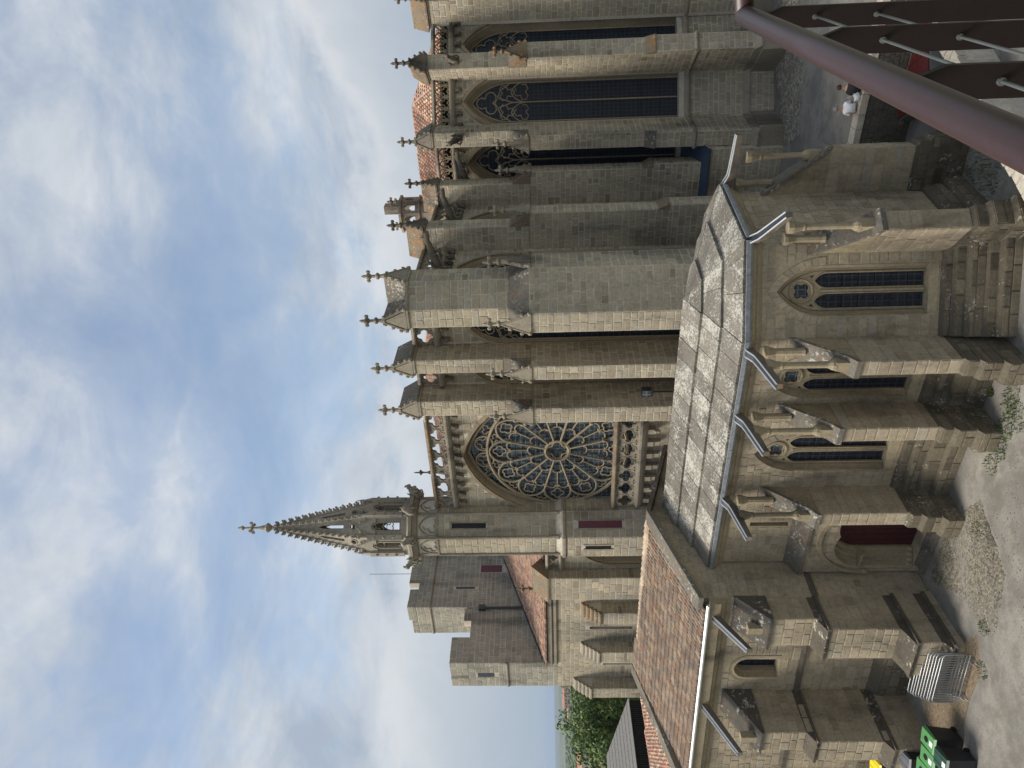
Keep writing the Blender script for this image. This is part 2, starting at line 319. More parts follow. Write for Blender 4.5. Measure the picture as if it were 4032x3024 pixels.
# ------------------------------------------------------------------ arches, foils
def arch(c, w, z0, zs, rise, off=0.0, n=9):
    """pointed arch outline, anticlockwise from bottom right"""
    Rr = (w*w+rise*rise)/(2*w); cc = Rr-w; R2 = Rr+off
    amax = math.acos(max(-1, min(1, cc/R2)))
    right = [(c-cc+R2*math.cos(amax*i/n), zs+R2*math.sin(amax*i/n)) for i in range(n+1)]
    left = [(2*c-s, z) for s, z in reversed(right[:-1])]
    return [(c+w+off, z0)] + right + left + [(c-w-off, z0)]
def arch_path(c, w, z0, zs, rise, off=0.0, n=9): return arch(c, w, z0, zs, rise, off, n)
def arch_half(w, zs, rise, z):
    if z <= zs: return w
    Rr = (w*w+rise*rise)/(2*w); cc = Rr-w; q = Rr*Rr-(z-zs)**2
    return max(0.0, math.sqrt(q)-cc) if q > 0 else 0.0
def foil(cx, cz, r, nf, rot=0.0, m=5, d=0.52, rl=0.47):
    d *= r; rl *= r; a2 = math.pi/nf; h = d*math.sin(a2); q = d*math.cos(a2)+math.sqrt(max(0, rl*rl-h*h))
    lim = math.atan2(q*math.sin(a2), q*math.cos(a2)-d); out = []
    for i in range(nf):
        a = rot+2*math.pi*i/nf
        for j in range(m):
            b = a-lim+2*lim*j/(m-1) * (1 if j < m-1 else 0.985)
            out.append((cx+d*math.cos(a)+rl*math.cos(b), cz+d*math.sin(a)+rl*math.sin(b)))
    return out
def circ(cx, cz, r, n=24): return [(cx+r*math.cos(2*math.pi*i/n), cz+r*math.sin(2*math.pi*i/n)) for i in range(n)]
def bar(mb, fr, pts, r, n=0.0, k=5, closed=False, flat=1.0): tube(mb, [fr.p(s, n, z) for s, z in pts], r, k, closed, True, 0.5, flat)
def sweep_arch(mb, fr, c, w, z0, zs, rise, prof, n=9):
    """moulding: prof = list of (offset, n) swept round the arch"""
    rings = [[fr.p(s, nn, z) for s, z in arch(c, w, z0, zs, rise, off, n)] for off, nn in prof]
    k = len(rings[0]); V = [p for r in rings for p in r]; F = []
    for i in range(len(rings)-1):
        for j in range(k-1): F.append((i*k+j, i*k+j+1, (i+1)*k+j+1, (i+1)*k+j))
    mb.add(V, F)

# ------------------------------------------------------------------ stones
STONES = {}
def lay(key, fr, s0, s1, z0, z1, n=0.0, holes=(), ch=0.3, wid=(0.34, 0.78), gap=0.028, lo=None, hi=None, var=0.22, dark=0.0):
    L = STONES.setdefault(key, []); z = z0
    while z < z1-0.07:
        h = ch*random.uniform(1-var, 1+var); zt = z+h
        if z1-zt < 0.16: zt = z1
        a0 = max(s0, lo(z), lo(zt)) if lo else s0; a1 = min(s1, hi(z), hi(zt)) if hi else s1
        iv = [(a0, a1)]
        for hf in holes:
            b = hf(z, zt)
            if not b: continue
            nv = []
            for p, q in iv:
                if b[1] <= p or b[0] >= q: nv.append((p, q)); continue
                if b[0] > p: nv.append((p, b[0]))
                if b[1] < q: nv.append((b[1], q))
            iv = nv
        for p, q in iv:
            x = p
            if q-p < 0.09: continue
            while x < q-0.01:
                w = random.uniform(*wid); e = x+w
                if q-e < wid[0]*0.55: e = q
                e = min(e, q)
                g_ = gap*random.uniform(0.55, 1.6)/2
                L.append((fr, x+g_, e-g_, z+g_, zt-g_, n, random.uniform(0.008, 0.024), max(0, min(1, random.gauss(0.52, 0.2)-dark))))
                x = e
        z = zt
def rect_hole(a, b, z0, z1): return lambda za, zb: (a, b) if (zb > z0 and za < z1) else None
def arch_hole(c, w, z0, zs, rise, m=0.0):
    top = zs+rise+m
    def f(za, zb):
        if zb <= z0 or za >= top: return None
        hw = arch_half(w, zs, rise, max(za-m*0.5, z0)) + m
        return (c-hw, c+hw)
    return f
def face_stones(key, poly, z0, z1, closed=False, **kw):
    n = len(poly)
    for i in range(n if closed else n-1):
        f = Fr(poly[i], poly[(i+1) % n]); lay(key, f, 0, f.L, z0, z1, **kw)

# ------------------------------------------------------------------ small architectural pieces
def finial(mb, c, h):
    lathe(mb, c, [(0.11, -0.1), (0.085, 0.2*h), (0.16, 0.25*h), (0.16, 0.31*h), (0.075, 0.37*h), (0.07, 0.55*h), (0.15, 0.63*h), (0.15, 0.72*h), (0.075, 0.78*h), (0.07, 0.9*h), (0.02, h)], 6)
    for i in range(4):
        a = math.pi/2*i+0.3; blob(mb, (c[0]+0.19*math.cos(a), c[1]+0.19*math.sin(a), c[2]+0.68*h), 0.085, 0.085, 0.095)
def raking(mb, f, h, za, zb, n, r=0.055, cro=3):
    for sg in (-1, 1):
        tube(mb, [f.p(sg*(h+0.1), n, za), f.p(sg*0.02, n, zb)], r, 5)
        for i in range(cro):
            t = (i+0.55)/(cro+0.3); p = f.p(sg*(h+0.1)*(1-t)+sg*0.07, n+0.01, za+(zb-za)*t+0.07)
            blob(mb, p, 0.075, 0.075, 0.085, 0.5, 0.25)
        blob(mb, f.p(sg*(h+0.07), n, za+0.02), 0.11, 0.11, 0.1, 0.5, 0.2)
def buttress(par, key, f, w, z0, zl, zt, dl, du, tip=1.95, rust=0, off=6.5, gablet=True):
    h = w/2; mb = MB()
    fbox(mb, f, -h, h, -0.15, dl, z0, zl); fbox(mb, f, -h, h, -0.15, du, zl-0.02, zt)
    fbox(mb, f, -h-0.005, h+0.005, 0, dl+0.2, z0, off)
    o = mb.build('buttress', M['mortar_ch'], par)
    rm = M['cap_rust'] if rust else M['cap']
    cp = MB(); extr(cp, f, [(du+0.0, zl-0.02), (dl+0.05, zl-0.02), (dl+0.05, zl+0.06), (du, zl+0.95)], -h-0.05, h+0.05); cp.build('weathering', rm, o); cp = MB()
    extr(cp, f, [(dl-0.01, off-0.02), (dl+0.26, off-0.02), (dl+0.26, off+0.05), (dl-0.01, off+0.55)], -h-0.03, h+0.03); cp.build('offset_cap', rm, o); cp = MB()
    extn(cp, f, [(-h-0.11, zt+0.1), (h+0.11, zt+0.1), (h+0.11, zt+0.18), (0, zt+1.02), (-h-0.11, zt+0.18)], -0.4, du+0.02, 0.5, True)
    cp.build('saddle_roof', rm, o)
    d = MB(); fbox(d, f, -h-0.06, h+0.06, -0.2, du+0.06, zt, zt+0.1)
    extn(d, f, [(-h-0.02, zt+0.1), (h+0.02, zt+0.1), (0, zt+0.95)], du, du+0.07)
    raking(d, f, h, zt+0.14, zt+1.08, du+0.05); finial(d, f.p(0, du+0.02, zt+1.0), tip-1.0)
    d.build('gable', M['carved'] if rust else M['dressed'], o)
    if gablet:
        g = MB(); extn(g, f, [(-h-0.03, zl-0.06), (h+0.03, zl-0.06), (0, zl+0.98)], dl-0.14, dl+0.07)
        raking(g, f, h-0.03, zl-0.02, zl+1.04, dl+0.04, 0.045, 2); finial(g, f.p(0, dl-0.03, zl+0.95), 0.95)
        g.build('gablet', M['cap_rust'] if rust == 2 else M['dressed'], o)
    for (dd, za, zb) in ((dl+0.2, z0, off), (dl, off, zl), (du, zl, zt)):
        a, b, c, e = f.at(-h, 0.0), f.at(-h, dd), f.at(h, dd), f.at(h, 0.0)
        face_stones(key, [a, b, c, e], za, zb, ch=0.31, wid=(0.3, 0.62))
    return o
def string(mb, poly, z, d=0.12, h=0.22):
    n = len(poly)
    for i in range(n-1):
        f = Fr(poly[i], poly[i+1]); extr(mb, f, [(-0.05, z-h*0.4), (d*0.4, z-h*0.4), (d, z), (d, z+h*0.25), (-0.05, z+h*0.75)], -0.02, f.L+0.02)
def quat_panel(f, s0, s1, n, z0, z1, style, par):
    mb = MB(); c = (s0+s1)/2; zc = (z0+z1)/2; r = min(s1-s0, z1-z0)*0.485; e = 0.012
    if style == 'tref':
        # open work: pointed arches holding trefoils
        hw_ = (s1-s0)/2-0.01; bar(mb, f, arch(c, hw_, z0, z0+0.16, z1-z0-0.18), 0.04, n-0.06, 5); bar(mb, f, foil(c, z0+0.33*(z1-z0), hw_*0.92, 3, math.pi/2), 0.032, n-0.06, 5, True)
        bar(mb, f, circ(s0, z1-0.17, 0.075, 8), 0.022, n-0.06, 4, True); fbox(mb, f, s0, s1, n-0.12, n-0.01, z0-0.01, z0+0.05)
        return mb.build('pierced_panel', M['tracery'], par)
    if style == 'quat':
        hole = [foil(c, zc, r, 4, math.pi/4 if False else 0.0)]
        for sx in (-1, 1):
            for sz in (-1, 1): hole.append(circ(c+sx*(s1-s0)*0.385, zc+sz*(z1-z0)*0.385, r*0.13, 5))
    else:
        hole = [foil(c, zc-0.03, r, 3, math.pi/2 if style == 'tref' else -math.pi/2)]
        for sx in (-1, 1): hole.append(circ(c+sx*(s1-s0)*0.36, zc+(z1-z0)*0.34, r*0.17, 5))
    plate(mb, f, [(s0+e, z0), (s1-e, z0), (s1-e, z1), (s0+e, z1)], hole, n-0.14, n)
    bar(mb, f, hole[0], 0.028, n, 4, True)
    return mb.build('pierced_panel', M['dressed'], par)
def balustrade(par, f, s0, s1, n, z, style='quat', h=0.78, pw=0.85, heads=True, rust=0, cor=True):
    mb = MB(); extr(mb, f, [(n-0.34, z+h), (n+0.07, z+h), (n+0.09, z+h+0.06), (n+0.02, z+h+0.18), (n-0.3, z+h+0.18)], s0, s1)
    o = mb.build('balustrade', M['cap_rust'] if rust else M['dressed'], par)
    if cor:
        c = MB(); extr(c, f, [(n-0.5, z-0.32), (n-0.02, z-0.32), (n+0.1, z-0.22), (n+0.16, z-0.12), (n+0.16, z-0.04), (n+0.05, z), (n-0.5, z)], s0, s1); c.build('cornice', M['dressed'], o)
    k = max(1, round((s1-s0)/pw)); pw = (s1-s0)/k
    for i in range(k): quat_panel(f, s0+i*pw, s0+(i+1)*pw, n-0.06, z, z+h, style, o)
    if heads:
        k = max(2, round((s1-s0)/0.62)); m2 = M['carved']
        for i in range(k):
            s = s0+(i+0.5)*(s1-s0)/k; q = MB(); fbox(q, f, s-0.11, s+0.11, n-0.3, n+0.13, z-0.44, z-0.33)
            blob(q, f.p(s, n+0.02, z-0.55), 0.135, 0.16, 0.17, 0.5, 0.22, f); q.build('corbel_head', m2, o)
    return o
def mould(mb, f, c, w, z0, zs, rise, k, dep):
    sweep_arch(mb, f, c, w, z0, zs, rise, [(0, -dep), (0.14*k, -dep*0.78), (0.2*k, -dep*0.86), (0.42*k, -dep*0.5), (0.5*k, -dep*0.58), (0.78*k, -dep*0.16), (k, -0.02), (k, 0.1), (k+0.15, 0.11), (k+0.19, 0.02), (k+0.19, -0.03)])
def lights(o, f, c, w, z0, zs, rise, n, cols, rows, mat):
    hw = 2*w/cols
    for i in range(cols):
        for j in range(rows):
            a, b = c-w+i*hw+0.012, c-w+(i+1)*hw-0.012; p, q = z0+(zs-z0)*j/rows+0.014, z0+(zs-z0)*(j+1)/rows-0.014
            mb = MB(); t = random.uniform(-0.006, 0.006)
            mb.add([f.p(a, n+t, p), f.p(b, n-t, p), f.p(b, n-t, q), f.p(a, n+t, q)], [(0, 1, 2, 3)]); mb.build('glass_panel', mat, o)
    ar = arch(c, w, zs, zs, rise, 0.01)[1:-1]; mb = MB(); mb.add([f.p(s, n, z) for s, z in ar], [tuple(range(len(ar)))]); mb.build('glass_panel', mat, o)
    for j in range(1, rows+1): ib = MB(); fbox(ib, f, c-w, c+w, n+0.0, n+0.03, z0+(zs-z0)*j/rows-0.02, z0+(zs-z0)*j/rows+0.02); ib.build('saddle_bar', M['iron'], o)
def gwin(par, f, c, w, z0, zs, rise, k=0.34, dep=0.5, rows=9, mat='glass'):
    mb = MB(); mould(mb, f, c, w, z0, zs, rise, k, dep); g = -dep+0.06; r = 0.042*max(0.8, w); lw = w/2
    bar(mb, f, [(c, z0), (c, zs-0.05)], r*0.95, g)
    zl = zs-1.55*lw
    for sg in (-1, 1):
        cc = c+sg*lw; bar(mb, f, arch(cc, lw-0.02, zl, zl, lw*1.45), r*0.8, g)
        bar(mb, f, foil(cc, zl+0.3*lw, lw*0.86, 3, math.pi/2)[1:-1], r*0.7, g)
        # trefoil above each light, in a curved triangle
        tz = zs+0.42*lw; bar(mb, f, foil(cc-sg*0.02, tz, lw*0.86, 3, -math.pi/2), r*0.75, g, 5, True)
        bar(mb, f, [(c, zs-0.25*lw), (c+sg*lw*0.5, zs+lw*1.25), (c+sg*0.12*lw, zs+1.5*lw), (c, zs+1.62*lw)], r*0.8, g)
        bar(mb, f, [(c+sg*w, zs-0.2*lw), (c+sg*lw*1.25, zs+0.95*lw), (c+sg*lw*0.55, zs+1.3*lw)], r*0.8, g)
    tz = zs+rise*0.58; bar(mb, f, foil(c, tz, min(rise*0.34, w*0.6), 3, math.pi/2, 7), r*0.85, g, 5, True)
    bar(mb, f, arch(c, w-0.03, z0, zs, rise), r, g)
    extr(mb, f, [(-dep, z0+0.02), (0.02, z0-0.32), (0.06, z0-0.36), (0.0, z0-0.42), (-dep, z0-0.42)], c-w-k, c+w+k)
    o = mb.build('window', M['tracery'], par)
    lights(o, f, c, w, z0, zs, rise, g-0.05, 2, rows, M[mat]); return o
def gargoyle(par, f, s, n, z, L=1.25, up=0.15, mat='carved', ln=0.0):
    mb = MB(); P = []; RR = []
    for t, dz, r in ((0, -0.1, 0.18), (0.25, -0.02, 0.2), (0.5, 0.05, 0.17), (0.72, 0.1, 0.125), (0.85, 0.16, 0.13), (1.0, 0.14, 0.145), (1.12, 0.06, 0.07)):
        P.append(f.p(s+ln*t, n+L*t, z+dz+up*t)); RR.append(r)
    tube(mb, P, RR, 7)
    for sg in (-1, 1):
        blob(mb, f.p(s+sg*0.09+ln, n+L*0.97, z+0.3+up), 0.035, 0.035, 0.09)
        tube(mb, [f.p(s+sg*0.14, n+L*0.42, z+0.0+up*0.4), f.p(s+sg*0.17, n+L*0.55, z-0.18), f.p(s+sg*0.15, n+L*0.3, z-0.26)], 0.05, 5)
        tube(mb, [f.p(s+sg*0.15, n+L*0.12, z+0.1), f.p(s+sg*0.2, n+L*0.3, z+0.32)], [0.09, 0.02], 5)
    fbox(mb, f, s-0.17, s+0.17, n-0.3, n+0.1, z-0.28, z+0.08)
    return mb.build('gargoyle', M[mat], par, True)
def tile_mesh(mb, o, Rv, Sv, Nv, w, l, t):
    P = []
    for v, ww, lift in ((0, w, 0.035), (l, w*0.82, 0.0)):
        for i in range(7):
            a = math.pi*i/6; P.append(o + Sv*v + Rv*(math.cos(a)*ww/2) + Nv*(math.sin(a)*ww*0.62+lift+0.02))
    mb.add(P, [(i, i+1, 8+i, 7+i) for i in range(6)] + [(6, 5, 4, 3, 2, 1, 0)], t)
def tile_field(A, B, poly, pw=0.205, rl=0.33):
    """rows of barrel tiles on the plane through poly; A->B is the eave. returns (o,R,S,N)"""
    A, B = Vector(A), Vector(B); Rv = (B-A).normalized(); pts = [Vector(p) for p in poly]
    Nv = None
    for p in pts:
        c = Rv.cross(p-A)
        if c.length > 0.5: Nv = c.normalized(); break
    if Nv.z < 0: Nv = -Nv
    Sv = Nv.cross(Rv)
    q = [((p-A).dot(Rv), (p-A).dot(Sv)) for p in pts]
    if sum(b for a, b in q) < 0: Sv = -Sv; q = [(a, -b) for a, b in q]
    def inside(x, y):
        r = False; j = len(q)-1
        for i in range(len(q)):
            if (q[i][1] > y) != (q[j][1] > y) and x < (q[j][0]-q[i][0])*(y-q[i][1])/(q[j][1]-q[i][1])+q[i][0]: r = not r
            j = i
        return r
    out = []; x0, x1 = min(a for a, b in q), max(a for a, b in q); y1 = max(b for a, b in q)
    y = -0.06; row = 0
    while y < y1-0.1:
        x = x0+pw/2
        while x < x1:
            if inside(x, max(0.02, y+rl*0.5)): out.append((A+Rv*(x+random.uniform(-.012, .012))+Sv*(y+random.uniform(-.025, .025)), Rv, Sv, Nv))
            x += pw
        y += rl; row += 1
    return out

# ================================================================== BASILICA
basilica = thing('basilica', 'large gothic stone church with rose window, gabled buttresses and a crocketed spire', 'church', (-22, 40, -1.8))
K = 'church'
FS = Fr((0, 28), (1, 28)); FE = Fr((-14.95, 0), (-14.95, 1)); F1 = Fr((0, 41), (1, 41))
a1, a2, a3, a4 = (-11.5, 41.0), (-8.71, 42.45), (-6.45, 44.75), (-5.9, 48.2)
F2, F3, F4 = Fr(a1, a2), Fr(a2, a3), Fr(a3, a4)
RC, RZ, RR0 = -23.59, 11.91, 3.5
bayS = [(-18.52, 0.68), (-16.28, 0.7)]; bayE = [(30.9, 1.3), (36.5, 1.3)]
WZ0, WZS, WRI = 4.95, 14.05, 2.1
mb = MB()
plate(mb, FS, [(-27.3, -1.8), (-14.95, -1.8), (-14.95, 17.1), (-27.3, 17.1)], [arch(RC, RR0, 8.2, RZ, 4.4, 0.24)] + [arch(c, w, WZ0, WZS, WRI*0.72, 0.08) for c, w in bayS], -0.7, 0, 0.5, False)
mb.build('transept_wall', M['mortar_ch'], basilica)
lay(K, FS, -27.0, -14.95, 4.0, 17.0, 0, [arch_hole(RC, RR0+0.24, 8.2, RZ, 4.4, 0.2)] + [arch_hole(c, w+0.08, WZ0-0.4, WZS, WRI*0.72, 0.1) for c, w in bayS] + [rect_hole(-20.1, -19.2, -2, 18), rect_hole(-17.7, -17.0, -2, 18)], ch=0.34, wid=(0.4, 0.9))
mb = MB()
plate(mb, FE, [(28, -1.8), (41, -1.8), (41, 17.1), (28, 17.1)], [arch(c, w, WZ0, WZS, WRI, 0.3) for c, w in bayE], -0.7, 0, 0.5, False)
mb.build('transept_wall', M['mortar_ch'], basilica)
lay(K, FE, 28.7, 41, 4.0, 17.0, 0, [arch_hole(c, w+0.34, WZ0-0.4, WZS, WRI, 0.2) for c, w in bayE], ch=0.31)
for f, L, c in ((F1, None, -13.25), (F2, F2.L, F2.L/2), (F3, F3.L, F3.L/2), (F4, F4.L, F4.L/2)):
    s0, s1 = (-14.95, -11.5) if L is None else (0, L)
    mb = MB(); plate(mb, f, [(s0, -1.8), (s1, -1.8), (s1, 17.1), (s0, 17.1)], [arch(c, 1.06, WZ0, WZS, WRI, 0.34)], -0.7, 0, 0.5, False)
    fbox(mb, f, s0, s1, 0, 0.22, -1.8, 1.3)
    o = mb.build('apse_wall', M['mortar_ch'], basilica)
    lay(K, f, s0, s1, 1.35, 17.0, 0, [arch_hole(c, 1.06+0.34, WZ0-0.42, WZS, WRI, 0.2)], ch=0.32, wid=(0.36, 0.8))
    lay(K, f, s0, s1, -0.3, 1.28, 0.22, ch=0.33)
    st = MB(); extr(st, f, [(-0.02, 4.35), (0.08, 4.35), (0.16, 4.47), (0.16, 4.53), (-0.02, 4.72)], s0, s1)
    st.build('string_course', M['dressed'], o); st = MB(); extr(st, f, [(0.2, 1.24), (0.3, 1.24), (0.3, 1.32), (0.0, 1.6), (0, 1.24)], s0, s1); st.build('plinth_moulding', M['dressed'], o)
    gwin(basilica, f, c, 1.06, WZ0, WZS, WRI)
    balustrade(basilica, f, s0+0.05, s1-0.05, 0.12, 17.32, 'tref' if f is F2 or f is F3 else 'tref', 0.8, 0.62, True, 0)
for c, w in bayS: gwin(basilica, FS, c, w, WZ0, WZS, WRI*0.72, 0.08, 0.14)
for c, w in bayE: gwin(basilica, FE, c, w, WZ0, WZS, WRI, 0.3, 0.3)
# buttresses
BZ = -1.8
for sc, w in ((-19.67, 0.78), (-17.42, 0.66)): buttress(basilica, K, FS.sub(sc), w, BZ, 13.05, 18.05, 2.0, 1.34)
for yc, rr in ((33.6, 1), (39.45, 1)): buttress(basilica, K, FE.sub(yc), 0.95, BZ, 13.05, 18.0, 1.82, 1.2, 1.95, rr)
buttress(basilica, K, azf((-11.55, 41.05), 183), 0.78, BZ, 13.1, 18.2, 1.95, 1.1, 1.95, 0)
buttress(basilica, K, azf((-8.71, 42.45), 142), 0.85, BZ, 13.1, 18.3, 2.05, 1.2, 1.95, 2)
buttress(basilica, K, azf(a3, 106), 0.85, BZ, 13.1, 18.3, 2.05, 1.2, 1.95, 1)
# string courses carried round the apse buttresses
for f, h, d in ((azf((-11.55, 41.05), 183), 0.39, 2.16), (azf((-8.71, 42.45), 142), 0.425, 2.26), (azf(a3, 106), 0.425, 2.26)):
    st = MB(); string(st, [f.at(-h, 0), f.at(-h, d), f.at(h, d), f.at(h, 0)], 4.45, 0.14, 0.24); st.build('string_course', M['dressed'], basilica); st = MB(); fbox(st, f, -h-0.22, h+0.22, 0, d+0.2, -1.8, 1.25)
    extr(st, f, [(0, 1.25), (d+0.28, 1.25), (d+0.28, 1.33), (d, 1.6), (0, 1.6)], -h-0.1, h+0.1); st.build('plinth', M['dressed'], basilica)
# the south-east corner pier, chamfered, with two gables
P0, P1, P2, P3 = (-15.42, 26.0), (-14.55, 26.0), (-13.14, 27.27), (-13.14, 28.71)
low = [(-15.42, 28.1), P0, P1, P2, P3, (-15.0, 28.71)]
U0, U1, U2, U3 = (-15.42, 26.62), (-14.62, 26.62), (-13.72, 27.5), (-13.72, 28.62)
upp = [(-15.42, 28.1), U0, U1, U2, U3, (-15.0, 28.62)]
mb = MB(); prism(mb, low, BZ, 13.0); prism(mb, upp, 12.9, 18.05); corner = mb.build('corner_buttress', M['mortar_ch'], basilica)
face_stones(K, low[:5], 3.0, 13.0, ch=0.31, wid=(0.3, 0.6)); face_stones(K, low[4:], 3.0, 13.0)
face_stones(K, upp[:5], 13.0, 18.0, ch=0.33, wid=(0.35, 0.7)); face_stones(K, upp[4:], 13.0, 18.0)
cp = MB(); V = [(x, y, 13.0) for x, y in low[:5]] + [(x, y, 13.9) for x, y in upp[:5]]
cp.add(V, [(i, i+1, 6+i, 5+i) for i in range(4)]); cp.build('weathering', M['cap'], corner); cp = MB()
V = [(x*1.0, y, 18.05) for x, y in upp]; fS = FS.sub(-15.02); fEc = FE.sub(28.06)
extn(cp, fS, [(-0.52, 18.12), (0.52, 18.12), (0, 19.15)], -0.8, 1.4, 0.5, True); extn(cp, fEc, [(-0.64, 18.12), (0.64, 18.12), (0, 19.15)], -0.9, 1.25, 0.5, True)
cp.build('saddle_roof', M['cap'], corner)
g = MB(); prism(g, [(x+(0.07 if x > -14.9 else -0.07), y-0.07) for x, y in upp], 18.02, 18.13)
extn(g, fS, [(-0.42, 18.12), (0.42, 18.12), (0, 19.05)], 1.38, 1.46); raking(g, fS, 0.42, 18.15, 19.2, 1.43); finial(g, fS.p(0, 1.4, 19.12), 0.98)
extn(g, fEc, [(-0.55, 18.12), (0.55, 18.12), (0, 19.05)], 1.23, 1.31); raking(g, fEc, 0.55, 18.15, 19.2, 1.28); finial(g, fEc.p(0, 1.25, 19.12), 0.98)
g.build('gable', M['dressed'], corner)
for f, h, n in ((FS.sub(-14.98), 0.43, 2.0), (FE.sub(28.0), 0.6, 1.81)):
    g = MB(); extn(g, f, [(-h, 12.95), (h, 12.95), (0, 14.05)], n-0.12, n+0.07); raking(g, f, h-0.05, 12.98, 14.12, n+0.05, 0.045, 2); finial(g, f.p(0, n-0.03, 14.0), 0.95); g.build('gablet', M['dressed'], corner)
# balustrades
balustrade(basilica, FS, -26.9, -20.1, 0.12, 17.3, 'quat', 0.8, 0.82, True, 1)
balustrade(basilica, FS, -19.2, -17.78, 0.12, 17.3, 'quat', 0.8, 0.72, True, 0)
balustrade(basilica, FS, -17.05, -15.46, 0.12, 17.3, 'quat', 0.8, 0.8, True, 0)
balustrade(basilica, FE, 28.75, 33.1, 0.12, 17.3, 'quat', 0.8, 0.62, True, 1)
balustrade(basilica, FE, 34.1, 38.95, 0.12, 17.3, 'quat', 0.8, 0.69, True, 1)
for f, s, n, z, L in ((FE, 28.9, 1.15, 17.0, 1.5), (FE, 34.3, 1.1, 16.9, 1.45), (FE, 40.15, 1.05, 16.7, 1.5), (azf((-11.55, 41.05), 183), 0.1, 1.05, 16.9, 0.9), (azf((-8.71, 42.45), 142), 0.0, 1.2, 16.9, 0.6), (azf(a3, 106), 0.0, 1.2, 16.9, 0.6)):
    gargoyle(basilica, f, s, n, z, L)
# the rose window
mb = MB(); mould(mb, FS, RC, RR0, 8.2, RZ, 4.4, 0.24, 0.48)
for p in range(0): pass
RG = -0.36; RO = 3.47
def rp(r, a): return (RC+r*math.sin(a), RZ+r*math.cos(a))
bar(mb, FS, circ(RC, RZ, 0.60, 22), 0.085, RG+0.06, 5, True); bar(mb, FS, foil(RC, RZ, 0.54, 4, 0), 0.05, RG, 5, True)
bar(mb, FS, circ(RC, RZ, RO, 48), 0.085, RG+0.05, 5, True)
for i in range(12):
    a = math.pi/6*i; h = math.pi/12
    bar(mb, FS, [rp(0.62, a+h), rp(2.42, a+h)], 0.052, RG+0.09); 
    p = rp(2.35, a+h); blob(mb, FS.p(p[0], RG+0.08, p[1]), 0.1, 0.09, 0.1)
    # petal head: pointed arch from spoke to spoke
    L_ = [rp(2.38+0.98*math.sin(t*math.pi/2), a-h*(1-t)*(1+0.65*t*(1-t)*2.2)) for t in (0, 0.15, 0.3, 0.45, 0.6, 0.8, 1)]
    R2_ = [rp(2.38+0.98*math.sin(t*math.pi/2), a+h*(1-t)*(1+0.65*t*(1-t)*2.2)) for t in (1, 0.8, 0.6, 0.45, 0.3, 0.15, 0)]
    bar(mb, FS, L_+R2_[1:], 0.055, RG+0.07)
    # inner trefoil head and the mullion above it
    w1 = 1.18*math.tan(h)*0.92
    def tref(r0, wd, aa, cz):
        q = []
        for t in range(11):
            b = math.pi*(1-t/10); q.append((wd*math.cos(b), wd*0.85*math.sin(b)))
        return [rp(math.hypot(r0+y, x), aa+math.atan2(x, r0+y)) for x, y in q]
    bar(mb, FS, tref(1.22, w1, a, 0), 0.04, RG); 
    for sg in (-1, 1):
        q = rp(1.36, a+sg*0.16); blob(mb, FS.p(q[0], RG, q[1]), 0.07, 0.06, 0.07)
        bar(mb, FS, tref(2.28, 0.27, a+sg*h*0.5, 0), 0.036, RG)
        q = rp(2.36, a+sg*h*0.86); blob(mb, FS.p(q[0], RG, q[1]), 0.06, 0.05, 0.06); q = rp(2.36, a+sg*h*0.14); blob(mb, FS.p(q[0], RG, q[1]), 0.06, 0.05, 0.06)
    bar(mb, FS, [rp(1.22+w1*0.85, a), rp(2.5, a)], 0.036, RG)
    c0 = rp(2.86, a); bar(mb, FS, foil(c0[0], c0[1], 0.33, 4, a), 0.04, RG, 4, True)
    c0 = rp(3.12, a+h); bar(mb, FS, foil(c0[0], c0[1], 0.28, 3, math.pi/2-a-h+math.pi), 0.04, RG, 4, True)
# spandrels between circle and arch
for sg in (-1, 1):
    bar(mb, FS, circ(RC+sg*0.52, RZ+3.62, 0.44, 16), 0.05, RG+0.02, 4, True); bar(mb, FS, foil(RC+sg*0.52, RZ+3.62, 0.38, 3, 1.2), 0.035, RG, 4, True)
    bar(mb, FS, foil(RC+sg*1.35, RZ+3.42, 0.3, 3, 0.4), 0.035, RG, 4, True)
bar(mb, FS, arch(RC, RR0-0.03, 8.3, RZ, 4.4), 0.07, RG+0.03)
# solid stone behind the cusps gives the tracery its depth
rose = mb.build('rose_window', M['tracery'], basilica)
for i in range(12):
    a = math.pi/6*i; g = MB(); n_ = 5
    P = [rp(0.62, a-math.pi/12+math.pi/6*t/n_) for t in range(n_+1)] + [rp(RO, a+math.pi/12-math.pi/6*t/n_) for t in range(n_+1)]
    g.add([FS.p(s, RG-0.06, z) for s, z in P], [tuple(range(len(P)-1, -1, -1))]); g.build('glass_panel', M['glass_blue'], rose)
g = MB(); g.add([FS.p(s, RG-0.06, z) for s, z in circ(RC, RZ, 0.6, 18)], [tuple(range(18))]); g.build('glass_panel', M['glass_blue'], rose)
g = MB(); A_ = arch(RC, RR0, 8.2, RZ, 4.4, 0.05); g.add([FS.p(s, RG-0.09, z) for s, z in A_], [tuple(range(len(A_)))]); g.build('glass_panel', M['glass_blue'], rose)
ib = MB()
for r in (1.0, 1.75, 2.1): bar(ib, FS, circ(RC, RZ, r, 36), 0.016, RG-0.02, 3, True)
for i in range(12): bar(ib, FS, [rp(0.1, math.pi/6*i), rp(2.6, math.pi/6*i)], 0.014, RG-0.02, 3)
ib.build('saddle_bars', M['iron'], rose)
